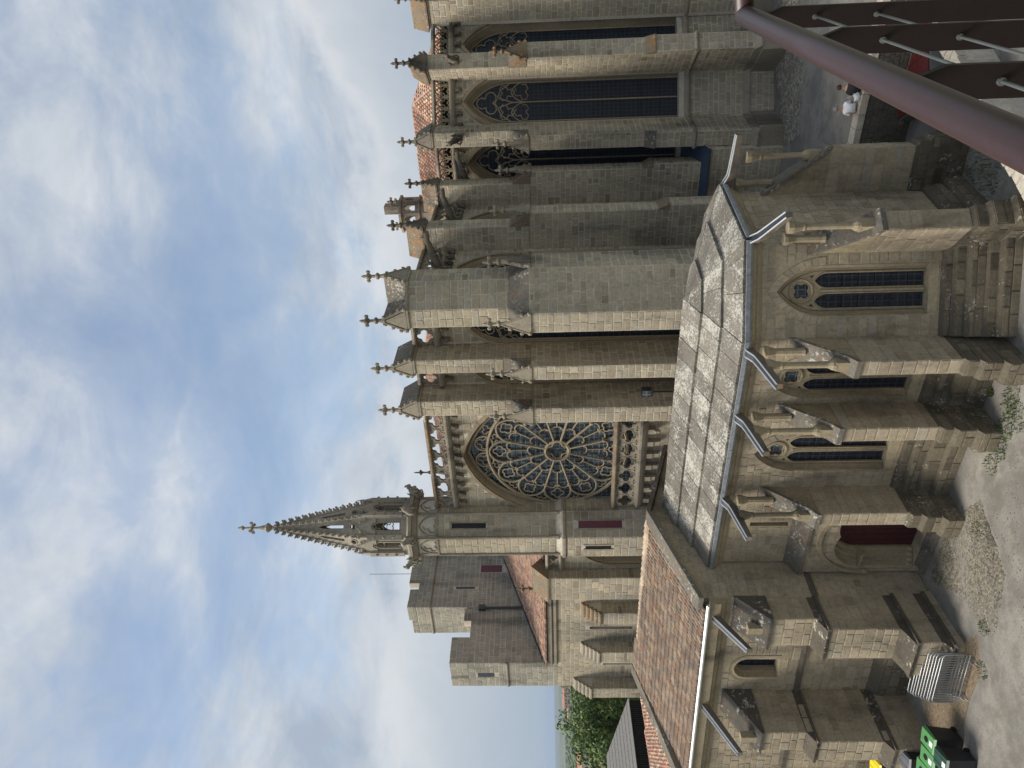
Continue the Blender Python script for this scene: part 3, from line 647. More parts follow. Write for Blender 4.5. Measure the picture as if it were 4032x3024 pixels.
# gallery under the rose
FG = Fr((0, 27.55), (1, 27.55))
go = balustrade(basilica, FG, -27.6, -20.08, 0.0, 8.02, 'quat', 1.02, 0.86, False, 1, False)
mb = MB(); extr(mb, FS, [(-0.1, 7.6), (0.3, 7.6), (0.42, 7.75), (0.5, 7.9), (0.5, 8.02), (-0.1, 8.02)], -27.6, -20.08); mb.build('gallery_floor', M['dressed'], go)
for i in range(10):
    s = -27.2+i*0.74; q = MB(); fbox(q, FS, s-0.13, s+0.13, -0.1, 0.34, 7.32, 7.6)
    if i < 3 or i > 6: blob(q, FS.p(s, 0.26, 7.22), 0.15, 0.16, 0.2, 0.5, 0.2)
    else: fbox(q, FS, s-0.11, s+0.11, -0.1, 0.3, 7.02, 7.32)
    q.build('corbel', M['dressed'], go)
# roofs behind the parapets
mb = MB()
def hip(mb, x0, x1, y0, y1, ze, zr):
    cx = (x0+x1)/2; r = min((x1-x0), (y1-y0))*0.48
    P = [(x0, y0, ze), (x1, y0, ze), (x1, y1, ze), (x0, y1, ze), (cx, y0+r, zr), (cx, y1-r, zr)]
    mb.add(P, [(0, 1, 4), (1, 2, 5, 4), (2, 3, 5), (3, 0, 4, 5)])
hip(mb, -30.5, -15.5, 28.55, 60, 17.25, 19.35)
bed = mb.build('transept_roof', M['tilebed'], basilica)
tm = MB(); zz = Vector
for t in tile_field((-30.5, 28.55, 17.27), (-15.5, 28.55, 17.27), [(-30.5, 28.55, 17.27), (-15.5, 28.55, 17.27), (-23, 35.75, 19.37)]) + tile_field((-15.5, 28.55, 17.27), (-15.5, 44, 17.27), [(-15.5, 28.55, 17.27), (-15.5, 44, 17.27), (-23, 44, 19.37), (-23, 35.75, 19.37)]):
    tile_mesh(tm, *t, 0.19, 0.4, random.random())
tm.build('roof_tiles', M['tile_red'], basilica, False, 'stuff')
AP = (-11.3, 46.4, 20.05); AW = (-20, 46.4, 20.05); ze = 17.75
ring = [(-20, 41.35, ze), (-11.55, 41.35, ze), (-8.95, 42.75, ze), (-6.85, 44.95, ze), (-6.3, 48.2, ze), (-8.5, 51.5, ze), (-20, 51.5, ze)]
mb = MB(); V = ring+[AP, AW]; mb.add(V, [(0, 1, 7, 8), (1, 2, 7), (2, 3, 7), (3, 4, 7), (4, 5, 7), (5, 6, 8, 7)]); mb.build('choir_roof', M['tilebed'], basilica)
tm = MB()
for A, B, poly in ((ring[0], ring[1], [ring[0], ring[1], AP, AW]), (ring[1], ring[2], [ring[1], ring[2], AP]), (ring[2], ring[3], [ring[2], ring[3], AP]), (ring[3], ring[4], [ring[3], ring[4], AP])):
    for t in tile_field(A, B, poly, 0.24, 0.36): tile_mesh(tm, *t, 0.235, 0.44, random.random())
for A, B in ((AP, AW), (AP, ring[1]), (AP, ring[2]), (AP, ring[3])):
    tube(tm, [Vector(A)+Vector((0, 0, .03)), Vector(B)+Vector((0, 0, .03))], 0.12, 6)
tm.build('roof_tiles', M['tile_red'], basilica, False, 'stuff')
# small octagonal stair lantern behind the east parapet
lc = Q(1600, 842, Y=43); mb = MB(); oc = lambda a, c: [(c[0]+a/math.cos(math.pi/8)*math.cos(math.pi/8+math.pi/4*i), c[1]+a/math.cos(math.pi/8)*math.sin(math.pi/8+math.pi/4*i)) for i in range(8)]
for i in range(8):
    q = oc(0.92, lc); f = Fr(q[i], q[(i+1) % 8]); plate(mb, f, [(0, 17), (f.L, 17), (f.L, 20.9), (0, 20.9)], [arch(f.L/2, 0.2, 20.05, 20.4, 0.3)], -0.14, 0)
    fbox(mb, f, -0.06, f.L+0.06, 0, 0.12, 20.88, 21.02); fbox(mb, f, -0.05, f.L+0.05, 0, 0.1, 19.75, 19.86)
    if i % 2: finial(mb, f.p(0, 0.02, 20.95), 0.8)
fbox(mb, Fr((lc.x, lc.y), (lc.x+1, lc.y)), 0.1, 0.6, -0.3, 0.3, 20.9, 22.0)
mb.build('stair_lantern', M['dressed'], basilica)
mb = MB(); fn = Q(1690, 1860, Y=50); finial(mb, (fn.x, fn.y, fn.z-0.6), 2.0); lathe(mb, (fn.x, fn.y, fn.z-1.6), [(0.3, 0), (0.08, 1.1)], 6); mb.build('ridge_finial', M['carved'], basilica)

# ------------------------------------------------------------------ octagonal turret and spire
TC_ = (-28.45, 28.05)
def octo(a): return oc(a, TC_)
mb = MB(); prism(mb, octo(1.62), -1.8, 11.7, False); prism(mb, octo(1.46), 11.6, 19.3, False)
qa, qb = octo(1.62), octo(1.46)
mb.add([(x, y, 11.7) for x, y in qa]+[(x, y, 12.0) for x, y in qb], [(i, (i+1) % 8, 8+(i+1) % 8, 8+i) for i in range(8)])
turret = mb.build('spire_turret', M['mortar_ch'], basilica)
for i in range(8):
    f = Fr(qa[i], qa[(i+1) % 8]); fu = Fr(qb[i], qb[(i+1) % 8])
    if f.N.y > 0.3 : continue
    se_ = f.N.x > 0.5 and f.N.y < -0.5; so = f.N.y < -0.9
    hol = [rect_hole(f.L/2-0.16, f.L/2+0.16, 9.2, 10.6)] if so else ([rect_hole(f.L/2-0.2, f.L/2+0.2, 8.6, 11.0)] if se_ else [])
    lay(K, f, 0, f.L, 2.5, 11.65, 0, hol, ch=0.36, wid=(0.4, 0.8))
    hol = [rect_hole(fu.L/2-0.14, fu.L/2+0.14, 15.6, 17.4)] if se_ else []
    lay(K, fu, 0.06, fu.L-0.06, 12.05, 18.15, 0, hol, ch=0.38, wid=(0.45, 0.9))
det = MB(); win = MB(); red = MB()
for i in range(8):
    f = Fr(qb[i], qb[(i+1) % 8]); fl = Fr(qa[i], qa[(i+1) % 8])
    tube(det, [f.p(0, 0.02, 12.25), f.p(0, 0.02, 18.15)], 0.07, 6); tube(det, [f.p(0, 0.02, 11.9), f.p(0, 0.02, 12.25)], [0.14, 0.07], 6)
    fbox(det, f, -0.03, f.L+0.03, 0, 0.05, 18.1, 18.2); fbox(det, f, 0, 0.1, 0, 0.05, 18.2, 19.2); fbox(det, f, f.L-0.1, f.L, 0, 0.05, 18.2, 19.2)
    bar(det, f, arch(f.L/2, f.L/2-0.1, 18.22, 18.35, 0.72), 0.04, 0.03, 4)
    bar(det, f, foil(f.L/2, 18.5, 0.4, 3, math.pi/2)[2:-2], 0.03, 0.02, 4)
    extr(det, f, [(0, 19.15), (0.1, 19.2), (0.2, 19.4), (0.3, 19.45), (0.3, 19.6), (0.1, 19.72), (-0.1, 19.72)], -0.12, f.L+0.12)
    extr(det, fl, [(0, 11.5), (0.07, 11.56), (0.07, 11.68), (0, 11.75)], -0.03, fl.L+0.03)
    if f.N.x > 0.5 and f.N.y < -0.5:
        fbox(win, f, f.L/2-0.13, f.L/2+0.13, -0.02, 0.012, 15.62, 17.38); fbox(red, fl, fl.L/2-0.18, fl.L/2+0.18, -0.02, 0.014, 8.7, 10.9)
        for a_, b_, c_, d_ in ((-0.2, -0.13, 15.55, 17.45), (0.13, 0.2, 15.55, 17.45)): fbox(det, f, f.L/2+a_, f.L/2+b_, 0, 0.04, c_, d_)
        fbox(det, f, f.L/2-0.2, f.L/2+0.2, 0, 0.05, 17.38, 17.5)
        for a_, b_ in ((-0.26, -0.18), (0.18, 0.26)): fbox(det, fl, fl.L/2+a_, fl.L/2+b_, 0, 0.05, 8.6, 11.0)
    if f.N.y < -0.9: fbox(win, fl, fl.L/2-0.12, fl.L/2+0.12, -0.02, 0.012, 9.25, 10.55); [fbox(det, fl, fl.L/2+a_, fl.L/2+b_, 0, 0.04, 9.15, 10.65) for a_, b_ in ((-0.22, -0.12), (0.12, 0.22))]
det.build('turret_mouldings', M['dressed'], turret); win.build('slit_window', M['iron'], turret); red.build('shutter', M['shutter'], turret)
lan = MB(); ql = octo(1.32)
prism(lan, octo(1.42), 19.7, 20.02)
for i in range(8):
    f = Fr(ql[i], ql[(i+1) % 8]); L = f.L
    plate(lan, f, [(0, 20.0), (L, 20.0), (L, 21.95), (0, 21.95)], [arch(L/2, 0.2, 20.12, 21.1, 0.42)], -0.34, 0)
    plate(lan, f, [(0.05, 21.35), (L-0.05, 21.35), (L/2, 22.35)], [arch(L/2, 0.2, 21.36, 21.37, 0.2)], 0.0, 0.08)
    raking(lan, f.sub(L/2), L/2-0.12, 21.4, 22.4, 0.05, 0.035, 2)
    bar(lan, f, arch(L/2, 0.22, 20.1, 21.1, 0.44), 0.035, 0.02, 4)
    bar(lan, f, foil(L/2, 21.12, 0.23, 3, math.pi/2)[2:-2], 0.03, -0.08, 4)
    # corner pinnacle
    fbox(lan, f.sub(0, 0.02), -0.13, 0.13, -0.1, 0.17, 19.95, 21.75); pp = f.p(0, 0.04, 21.75); lathe(lan, pp, [(0.15, 0), (0.13, 0.08), (0.03, 0.55), (0.08, 0.6), (0.03, 0.66), (0.02, 0.8)], 4, math.pi/4)
    for z in (20.4, 20.9, 21.4): blob(lan, f.p(0, 0.2, z), 0.07, 0.07, 0.08, 0.5, 0.2)
lan.build('lantern_stage', M['spire'], turret)
class SFr:
    def __init__(s, i, z0, z1, b0, b1):
        s.a = math.pi/4*i; s.z0, s.z1, s.b0, s.b1 = z0, z1, b0, b1
    def ap(s, z): return s.b0+(s.b1-s.b0)*(z-s.z0)/(s.z1-s.z0)
    def p(s, a, n, z):
        r = s.ap(z)+n; return (TC_[0]+r*math.cos(s.a)-a*math.sin(s.a), TC_[1]+r*math.sin(s.a)+a*math.cos(s.a), z)
SZ0, SZ1, SB0, SB1 = 21.6, 27.15, 1.3, 0.1
sp = MB(); T8 = math.tan(math.pi/8)
for i in range(8):
    f = SFr(i, SZ0, SZ1, SB0, SB1); h0, h1 = SB0*T8, SB1*T8
    plate(sp, f, [(-h0, SZ0), (h0, SZ0), (h1, SZ1), (-h1, SZ1)], [circ(0, 22.62, 0.15, 10), [(-0.085, 23.15), (0.085, 23.15), (0.075, 24.3), (0, 24.55), (-0.075, 24.3)]], -0.13, 0)
    bar(sp, f, circ(0, 22.62, 0.17, 12), 0.03, 0.01, 4, True); bar(sp, f, foil(0, 22.62, 0.16, 4, 0.78), 0.02, -0.04, 4, True)
    tube(sp, [f.p(f.ap(z)*T8, 0.0, z) for z in (SZ0, SZ1)], [0.07, 0.05], 5)
sp.build('spire', M['spire'], turret)
cr = MB(); blob(cr, (0.09, 0, 0.02), 0.1, 0.07, 0.08, 0.5, 0.2); blob(cr, (0.17, 0, 0.08), 0.055, 0.08, 0.055, 0.5, 0.2); tube(cr, [(-0.04, 0, -0.05), (0.1, 0, 0)], 0.045, 4)
cm = None
for i in range(8):
    for j in range(14):
        z = SZ0+0.55+(SZ1-SZ0-0.7)*j/13; f = SFr(i, SZ0, SZ1, SB0, SB1); p = f.p(f.ap(z)*T8, 0.02, z); ang = math.pi/4*i+math.pi/8
        if cm is None:
            o = cr.build('crocket', M['spire'], None); cm = o.data; ROOT[o.name] = root_loc(turret)
        else:
            o = bpy.data.objects.new('crocket', cm); col.objects.link(o)
        o.parent = turret; o.location = Vector(p)-root_loc(turret); o.rotation_euler = (0, 0, ang); k_ = 1.15-0.25*j/13; o.scale = (k_, k_, k_)
fc = MB(); lathe(fc, (TC_[0], TC_[1], 27.05), [(0.12, 0), (0.1, 0.25), (0.24, 0.42), (0.27, 0.5), (0.16, 0.62), (0.07, 1.0), (0.06, 1.3), (0.1, 1.38), (0.06, 1.5), (0.05, 1.75), (0.13, 1.86), (0.02, 2.15)], 8)
for a in (0.2, 0.2+math.pi/2, 0.2+math.pi, 0.2-math.pi/2):
    tube(fc, [(TC_[0], TC_[1], 28.4), (TC_[0]+0.26*math.cos(a), TC_[1]+0.26*math.sin(a), 28.4)], 0.05, 5); blob(fc, (TC_[0]+0.3*math.cos(a), TC_[1]+0.3*math.sin(a), 28.4), 0.09, 0.09, 0.11)
fc.build('cross_finial', M['spire'], turret)
for i in range(8):
    q = octo(1.72)[i]; f = Fr(TC_, (TC_[0]+1, TC_[1])); d = Vector((q[0]-TC_[0], q[1]-TC_[1])).normalized()
    gargoyle(turret, Fr((q[0], q[1]), (q[0]-d.y, q[1]+d.x)), 0, -0.1, 19.5, 0.5, 0.1, 'spire')

# ------------------------------------------------------------------ nave, west towers
FN = Fr((0, 31), (1, 31)); FW = Fr((0, 30), (1, 30))
mb = MB(); nw = [(-41.0, 0.16, 7.1, 9.7, 0.17), (-44.9, 0.1, 6.85, 8.8, 0.11)]
plate(mb, FN, [(-47.4, -1.8), (-34, -1.8), (-34, 12.0), (-47.4, 12.0)], [arch(c, w, z0, z1, r) for c, w, z0, z1, r in nw], -0.5, 0, 0.5, False)
nave = mb.build('nave_wall', M['mortar_ch'], basilica)
lay('church', FN, -47.4, -37.1, 4.5, 12.0, 0, [arch_hole(c, w+0.03, z0, z1, r, 0.02) for c, w, z0, z1, r in nw], ch=0.3, wid=(0.35, 0.8))
g = MB()
for c, w, z0, z1, r in nw: fbox(g, FN, c-w, c+w, -0.45, -0.4, z0, z1+r)
g.build('slit_window', M['glass'], nave)
g = MB(); fbox(g, FN, -41.16, -40.84, -0.3, 0.02, 7.0, 7.1); g.build('sill', M['tracery'], nave)
mb = MB(); extr(mb, FN, [(-0.3, 11.95), (0.05, 11.95), (0.14, 12.05), (0.14, 12.2), (0.05, 12.25), (0.2, 12.35), (0.2, 12.62), (-0.3, 12.62)], -44.75, -35)
mb.build('cornice', M['dressed'], nave)
for j, X in enumerate((-38.47, -42.47, -46.47)):
    f = FN.sub(X, 0); mb = MB(); d = 0.85; zt = 10.45 if j < 2 else 10.9; zb = zt-1.25
    prof = [(-0.1, zb-10), (d, zb-10), (d, zb)]
    for i in range(5):
        t = i/5; prof += [(d*(1-t)+0.05, zb+(zt-zb)*t+0.0), (d*(1-t)+0.05, zb+(zt-zb)*t+0.09), (d*(1-t)-0.12, zb+(zt-zb)*t+0.2)]
    prof += [(-0.1, zt+0.1)]
    extr(mb, f, prof, -1.05, 0.02); o = mb.build('buttress', M['mortar_ch'], basilica)
    a, b, c, e = f.at(-1.05, 0), f.at(-1.05, d), f.at(0.02, d), f.at(0.02, 0)
    face_stones('church', [b, c], 4.5, zb, ch=0.3); face_stones('church', [c, e], 4.5, zb, ch=0.3)
    st = MB()
    for i in range(5):
        t = i/5; z = zb+(zt-zb)*t; extr(st, f, [(d*(1-t)+0.1, z+0.0), (d*(1-t)+0.1, z+0.1), (d*(1-t)-0.16, z+0.26), (d*(1-t)-0.16, z)], -1.1, 0.07)
    st.build('stepped_coping', M['dressed'] if j else M['cap_rust'], o)
# side chapel bay and its gabled buttress between nave and turret
mb = MB(); plate(mb, FW, [(-34.2, -1.8), (-29.5, -1.8), (-29.5, 11.9), (-34.2, 11.9)], [arch(-32.1, 1.25, 4, 8.6, 1.9, 0.34)], -0.6, 0, 0.5, False); cw = mb.build('chapel_wall', M['mortar_ch'], basilica)
lay('church', FW, -34.2, -29.9, 4.5, 11.6, 0, [arch_hole(-32.1, 1.6, 4, 8.6, 1.9, 0.2)], ch=0.34)
gwin(basilica, FW, -32.1, 1.25, 4, 8.6, 1.9); balustrade(basilica, FW, -34.2, -29.8, 0.1, 11.85, 'quat', 0.62, 0.75, False)
fb = FW.sub(-35.0); mb = MB(); fbox(mb, fb, -1.0, 0.9, -1.2, 0.75, -1.8, 12.5); o = mb.build('buttress', M['mortar_ch'], basilica)
q = [fb.at(-1, -1), fb.at(-1, 0.75), fb.at(0.9, 0.75), fb.at(0.9, -0.5)]; face_stones('church', q, 4.5, 12.4, ch=0.34)
mb = MB(); extr(mb, fb, [(-1.1, 12.45), (0.85, 12.45), (0.85, 12.55), (-0.1, 13.5), (-1.1, 12.6)], -1.1, 1.0); finial(mb, fb.p(-1.0, -0.1, 13.4), 1.0); mb.build('weathering', M['cap_rust'], o)
# nave roof
ne = [(-44.7, 30.75, 12.66), (-28.5, 30.75, 12.66), (-28.5, 40.2, 15.82), (-44.7, 40.2, 15.82)]
mb = MB(); mb.add(ne, [(0, 1, 2, 3)]); mb.add([(ne[3][0], 40.2, 15.82), (ne[2][0], 40.2, 15.82), (-28.5, 49.5, 12.66), (-44.7, 49.5, 12.66)], [(0, 1, 2, 3)]); mb.build('nave_roof', M['tilebed'], basilica)
tm = MB()
for t in tile_field(ne[0], ne[1], ne, 0.22, 0.36): tile_mesh(tm, *t, 0.215, 0.42, random.random())
tm.build('roof_tiles', M['tile_red'], basilica, False, 'stuff')
mb = MB(); tube(mb, [(-44.6, 30.8, 12.8), (-44.6, 35.6, 14.42), (-44.6, 40.2, 15.95), (-44.6, 45, 14.4)], 0.1, 5); tube(mb, [(-44.6, 35.55, 14.4), (-44.6, 35.55, 17.2)], 0.1, 6); fbox(mb, Fr((-44.7, 35.55), (-44.7, 36.55)), -0.2, 0.2, 0, 0.24, 17.2, 17.7)
mb.build('lead_flashing', M['darkpipe'], basilica)
# west towers: south one lower, north one taller, both crenellated
FT1 = Fr((-47.42, 31.0), (-44.75, 31.0))
def tower(x0, x1, y0, y1, z0, zt, merE, merS, zg):
    mb = MB(); prism(mb, [(x0, y0), (x1, y0), (x1, y1), (x0, y1)], z0, zg); fS_ = Fr((x0, y0), (x1, y0)); fE_ = Fr((x1, y0), (x1, y1))
    for a, b, z in merS: fbox(mb, fS_, a, b, -0.6, 0, zg-0.02, z)
    for a, b, z in merE: fbox(mb, fE_, a, b, -0.6, 0, zg-0.02, z)
    o = mb.build('west_tower', M['mortar_ch'], basilica); return o, fS_, fE_
t1, fs1, fe1 = tower(-47.42, -44.75, 31.0, 35.7, 11.99, 19.5, [(0.62, 2.1, 19.46), (3.5, 4.6, 18.75)], [(0, 0.9, 19.5), (1.25, 2.67, 19.4)], 18.2)
lay('tower', fs1, 0, fs1.L, 12.0, 18.2, 0, [rect_hole(1.05, 1.55, 16.4, 17.6)], ch=0.36, wid=(0.4, 1.0)); lay('tower', fs1, 0, 2.67, 18.22, 19.5, 0, [rect_hole(0.9, 1.25, 18.3, 20)], ch=0.36)
lay('tower', fe1, 0, 4.7, 12.6, 18.2, 0, (), ch=0.38, wid=(0.4, 1.0), lo=lambda z: 0); lay('tower', fe1, 0, 2.1, 18.22, 19.5, ch=0.36); lay('tower', fe1, 3.5, 4.6, 18.22, 18.72, ch=0.26)
t2, fs2, fe2 = tower(-47.7, -44.7, 35.7, 46, -1.8, 23.1, [(0.62, 1.7, 23.06), (2.3, 10.3, 23.25)], [(0, 1.25, 22.9), (1.5, 3.0, 23.1)], 22.45)
lay('tower', fs2, 0, 3.0, 18.0, 21.3, 0, (), ch=0.38, wid=(0.4, 1.0)); lay('tower', fs2, 0, 3.0, 21.5, 22.4, ch=0.3); lay('tower', fs2, 0, 1.25, 22.45, 22.9, ch=0.24); lay('tower', fs2, 1.5, 3.0, 22.45, 23.1, ch=0.32)
lay('tower', fe2, 0, 10.3, 14.2, 21.3, 0, [rect_hole(1.68, 1.92, 18.1, 19.6), rect_hole(3.3, 4.05, 16.1, 17.8)], ch=0.38, wid=(0.45, 1.1)); lay('tower', fe2, 0, 10.3, 21.5, 22.42, ch=0.3); lay('tower', fe2, 0, 1.7, 22.45, 23.1, ch=0.32); lay('tower', fe2, 2.3, 9, 22.45, 23.25, ch=0.34)
for o, f, L, z in ((t1, fs1, 2.67, 15.45), (t2, fs2, 3.0, 21.35), (t2, fe2, 10.3, 21.35)):
    mb = MB(); extr(mb, f, [(-0.02, z-0.1), (0.1, z), (0.1, z+0.08), (-0.02, z+0.14)], 0 if f is not fe2 else -0.1, L); mb.build('string_course', M['dressed'], o)
mb = MB(); fbox(mb, fs1, 1.07, 1.53, -0.1, 0.008, 16.42, 17.58); fbox(mb, fe2, 1.7, 1.9, -0.1, 0.008, 18.12, 19.58); fbox(mb, fe1, 0.0, 0.0, 0, 0, 0, 0) if False else None
mb.build('slit_window', M['darkpipe'], t2)
mb = MB(); fbox(mb, fe2, 3.32, 4.03, -0.1, 0.01, 16.12, 17.78); mb.build('shutter', M['shutter'], t2)
mb = MB(); tube(mb, [(-45.0, 39.18, 23.1), (-45.0, 39.18, 26.6)], 0.025, 5); mb.build('antenna', M['lead'], t2)

# ================================================================== SLAB-ROOFED CHAPEL
sac = thing('gothic_chapel', 'low polygonal stone chapel with a lichened slab roof, lead gutters and double lancet windows', 'chapel', (-15.5, 22.5, -1.8))
KS = 'chapel'; SY = 20.35
c0, c1, c2, c3, c4, c5 = (-22.8, SY), (-12.52, SY), (-9.85, 21.68), (-9.5, 25.3), (-11.2, 27.0), (-22.8, 27.0)
G0 = -1.8
faces = [(c0, c1), (c1, c2), (c2, c3), (c3, c4)]
WIN = {0: [(c, 0.60) for c in (-22.8+22.8-0,)]}
def chap_window(f, c, par, half=0.62, z0=0.42, zs=3.6, rise=1.28):
    mb = MB(); lw = 0.25
    outer = arch(c, half, z0, zs, rise)
    holes = [arch(c+sg*0.325, lw, z0+0.03, 3.45, 0.42) for sg in (-1, 1)] + [foil(c, 4.27, 0.3, 4, math.pi/4, 6)] + [[(c+sg*0.4, 3.93), (c+sg*0.5, 3.86), (c+sg*0.47, 4.02)] for sg in (-1, 1)]
    plate(mb, f, outer, holes, -0.32, -0.2); bar(mb, f, circ(c, 4.27, 0.36, 18), 0.045, -0.19, 5, True); bar(mb, f, holes[2], 0.025, -0.2, 4, True)
    for sg in (-1, 1): bar(mb, f, holes[0 if sg < 0 else 1], 0.03, -0.2, 4)
    bar(mb, f, [(c, z0), (c, 3.7)], 0.055, -0.2)
    sweep_arch(mb, f, c, half, z0, zs, rise, [(0, -0.25), (0.05, -0.14), (0.08, -0.15), (0.17, 0.0), (0.17, 0.012)])
    extr(mb, f, [(-0.3, z0+0.02), (0.02, z0-0.28), (-0.3, z0-0.28)], c-half-0.16, c+half+0.16)
    o = mb.build('window', M['dressed_sa'], par)
    inn, out_ = arch(c, half, z0, zs, rise, 0.17, 9)[1:-1], arch(c, half, z0, zs, rise, 0.43, 9)[1:-1]
    for i in range(len(inn)-1):
        v_ = MB(); (x0_, y0_), (x1_, y1_), (x2_, y2_), (x3_, y3_) = inn[i], inn[i+1], out_[i+1], out_[i]; mx, my = (x0_+x1_+x2_+x3_)/4, (y0_+y1_+y2_+y3_)/4; sh = 0.95
        q_ = [(mx+(a-mx)*sh, my+(b-my)*sh) for a, b in ((x0_, y0_), (x3_, y3_), (x2_, y2_), (x1_, y1_))]; pr_ = random.uniform(0.018, 0.03)
        v_.add([f.p(a, pr_, b) for a, b in q_]+[f.p(a, -0.01, b) for a, b in q_], [(0, 1, 2, 3), (4, 5, 1, 0), (5, 6, 2, 1), (6, 7, 3, 2), (7, 4, 0, 3)]); v_.build('voussoir', M['sa_o'], o)
    for sg in (-1, 1):
        cc = c+sg*0.325
        for a in (0, 1):
            for j in range(6):
                p, q = z0+0.03+(3.45-z0)*j/6+0.012, z0+0.03+(3.45-z0)*(j+1)/6-0.012; s0 = cc-lw+a*lw+0.008; s1 = s0+lw-0.016; t = random.uniform(-0.004, 0.004)
                g = MB(); g.add([f.p(s0, -0.28+t, p), f.p(s1, -0.28-t, p), f.p(s1, -0.28-t, q), f.p(s0, -0.28+t, q)], [(0, 1, 2, 3)]); g.build('glass_panel', M['glass'], o)
        h_ = arch(cc, lw, 3.45, 3.45, 0.42)[1:-1]; g = MB(); g.add([f.p(s, -0.28, z) for s, z in h_], [tuple(range(len(h_)))]); g.build('glass_panel', M['glass'], o)
    fo = foil(c, 4.27, 0.31, 4, math.pi/4, 6); g = MB(); g.add([f.p(s, -0.29, z) for s, z in fo], [tuple(range(len(fo)))]); g.build('glass_panel', M['glass_blue'], o)
    vb = MB(); fbox(vb, f, c-half, c+half, -0.34, -0.33, z0, 3.9)
    vb.build('window_backing', M['iron'], o)
    return o
S_BUT = [(-12.77, 0.5), (-15.35, 0.53), (-19.15, 0.57)]
wins0 = [(-14.1, 0.56), (-17.25, 0.62)]
slit = (-20.75, 0.1, 3.3, 4.75)
f0 = Fr((0, SY), (1, SY))
for i, (p, q) in enumerate(faces):
    f = f0 if i == 0 else Fr(p, q); s0, s1 = (c0[0], c1[0]) if i == 0 else (0, f.L)
    W = wins0 if i == 0 else ([(f.L/2+0.0, 0.62)] if i in (1,) else [])
    mb = MB(); hp = [arch(c, h, 0.42, 3.6, 1.28, 0.16) for c, h in W]
    if i == 0: hp.append([(slit[0]+slit[1], slit[2]), (slit[0]+slit[1], slit[3]), (slit[0]-slit[1], slit[3]), (slit[0]-slit[1], slit[2])])
    plate(mb, f, [(s0, G0), (s1, G0), (s1, 5.85), (s0, 5.85)], hp, -0.5, 0, 0.5, False)
    wl = mb.build('chapel_wall', M['mortar_sa'], sac)
    hf = [arch_hole(c, h+0.17, 0.12, 3.6, 1.28, 0.02) for c, h in W] + [(lambda za, zb, c=c, h=h: (c-arch_half(h+0.43, 3.6, 1.28*1.35, za)-0.01, c+arch_half(h+0.43, 3.6, 1.28*1.35, za)+0.01) if zb > 3.6 and za < 5.3 and arch_half(h+0.43, 3.6, 1.28*1.35, za) > 0.05 else None) for c, h in W]
    if i == 0: hf.append(rect_hole(slit[0]-0.14, slit[0]+0.14, slit[2]-0.1, slit[3]+0.05))
    lay(KS, f, s0, s1, 0.05, 5.6, 0, hf, ch=0.3, wid=(0.32, 0.75))
    if i == 1: lay(KS, f, s0, s1, -0.3, 0.05, 0)
    for c, h in W: chap_window(f, c, sac, h)
    if i == 0:
        g = MB(); fbox(g, f, slit[0]-0.1, slit[0]+0.1, -0.4, -0.36, slit[2], slit[3]); g.build('slit_window', M['glass'], wl)
    # battered, stepped base
    sb = MB(); steps = [(-1.8, -1.25, 0.95), (-1.25, -0.95, 0.72), (-0.95, -0.5, 0.6), (-0.5, -0.2, 0.34), (-0.2, 0.05, 0.16)] if i < 2 else [(-1.8, -1.2, 0.5), (-1.2, -0.6, 0.25)]
    if i == 0: steps = [(-1.8, -1.2, 0.6), (-1.2, -0.75, 0.42), (-0.75, -0.3, 0.26), (-0.3, 0.0, 0.12)]
    for za, zb, d in steps:
        extr(sb, f, [(0, za), (d, za), (d, zb-0.04), (max(0, d-0.14), zb+0.02), (0, zb+0.02)], s0 if i else -18.9, s1); 
        lay('base', f, s0 if i else -18.9, s1, za, zb-0.03, d, ch=0.26, wid=(0.4, 0.95))
    sb.build('stepped_base', M['base_bed'], wl)
    # cornice and lead gutter
    cn = MB(); extr(cn, f, [(-0.1, 5.55), (0.04, 5.55), (0.1, 5.66), (0.1, 5.72), (0.2, 5.8), (0.24, 5.92), (-0.1, 5.92)], s0-0.08, s1+0.08); cn.build('cornice', M['dressed_sa'], wl)
    gt = MB(); extr(gt, f, [(-0.05, 5.92), (0.3, 5.92), (0.36, 6.0), (0.37, 6.13), (0.31, 6.135), (0.29, 6.02), (-0.02, 6.0)], s0-0.1 if i else s0, s1+0.13); gt.build('gutter', M['lead'], wl)
    for j in range(1, int((s1-s0)/2)+1):
        gb = MB(); fbox(gb, f, s0+j*2.0-0.02, s0+j*2.0+0.02, 0.0, 0.375, 5.99, 6.14); gb.build('gutter_seam', M['lead'], wl)
# buttresses with sloped caps, columns and waterspouts
def spout(par, f, L, z, zend, curl=True):
    mb = MB(); ld = MB(); N = 8; pr = []
    for i in range(N+1):
        t = i/N; n = 0.2+L*t; zz_ = z+(zend-z)*t + (0.16*math.exp(-((t-0.05)/0.12)**2) if curl else 0); w = 0.14-0.035*t; h = 0.3-0.12*t
        pr.append((n, zz_, w, h))
    V = []; F = []
    for n, zz_, w, h in pr: V += [f.p(-w, n, zz_), f.p(w, n, zz_), f.p(w*0.7, n, zz_-h), f.p(-w*0.7, n, zz_-h)]
    for i in range(N):
        for j in range(4): F.append((4*i+j, 4*i+(j+1) % 4, 4*i+4+(j+1) % 4, 4*i+4+j))
    F += [(0, 1, 2, 3), (4*N+3, 4*N+2, 4*N+1, 4*N)]; mb.add(V, F)
    o = mb.build('waterspout', M['carved'], par); ch_ = MB()
    for sg in (-1, 1): tube(ld, [f.p(sg*w*0.85, n, zz_+0.02) for n, zz_, w, h in pr], 0.024, 5)
    V = []
    for n, zz_, w, h in pr: V += [f.p(-w*0.8, n, zz_+0.012), f.p(w*0.8, n, zz_+0.012)]
    ch_.add(V, [(2*i, 2*i+1, 2*i+3, 2*i+2) for i in range(N)]); ch_.build('channel', M['darkpipe'], o); ld.build('lead_lining', M['zinc'], o); return o
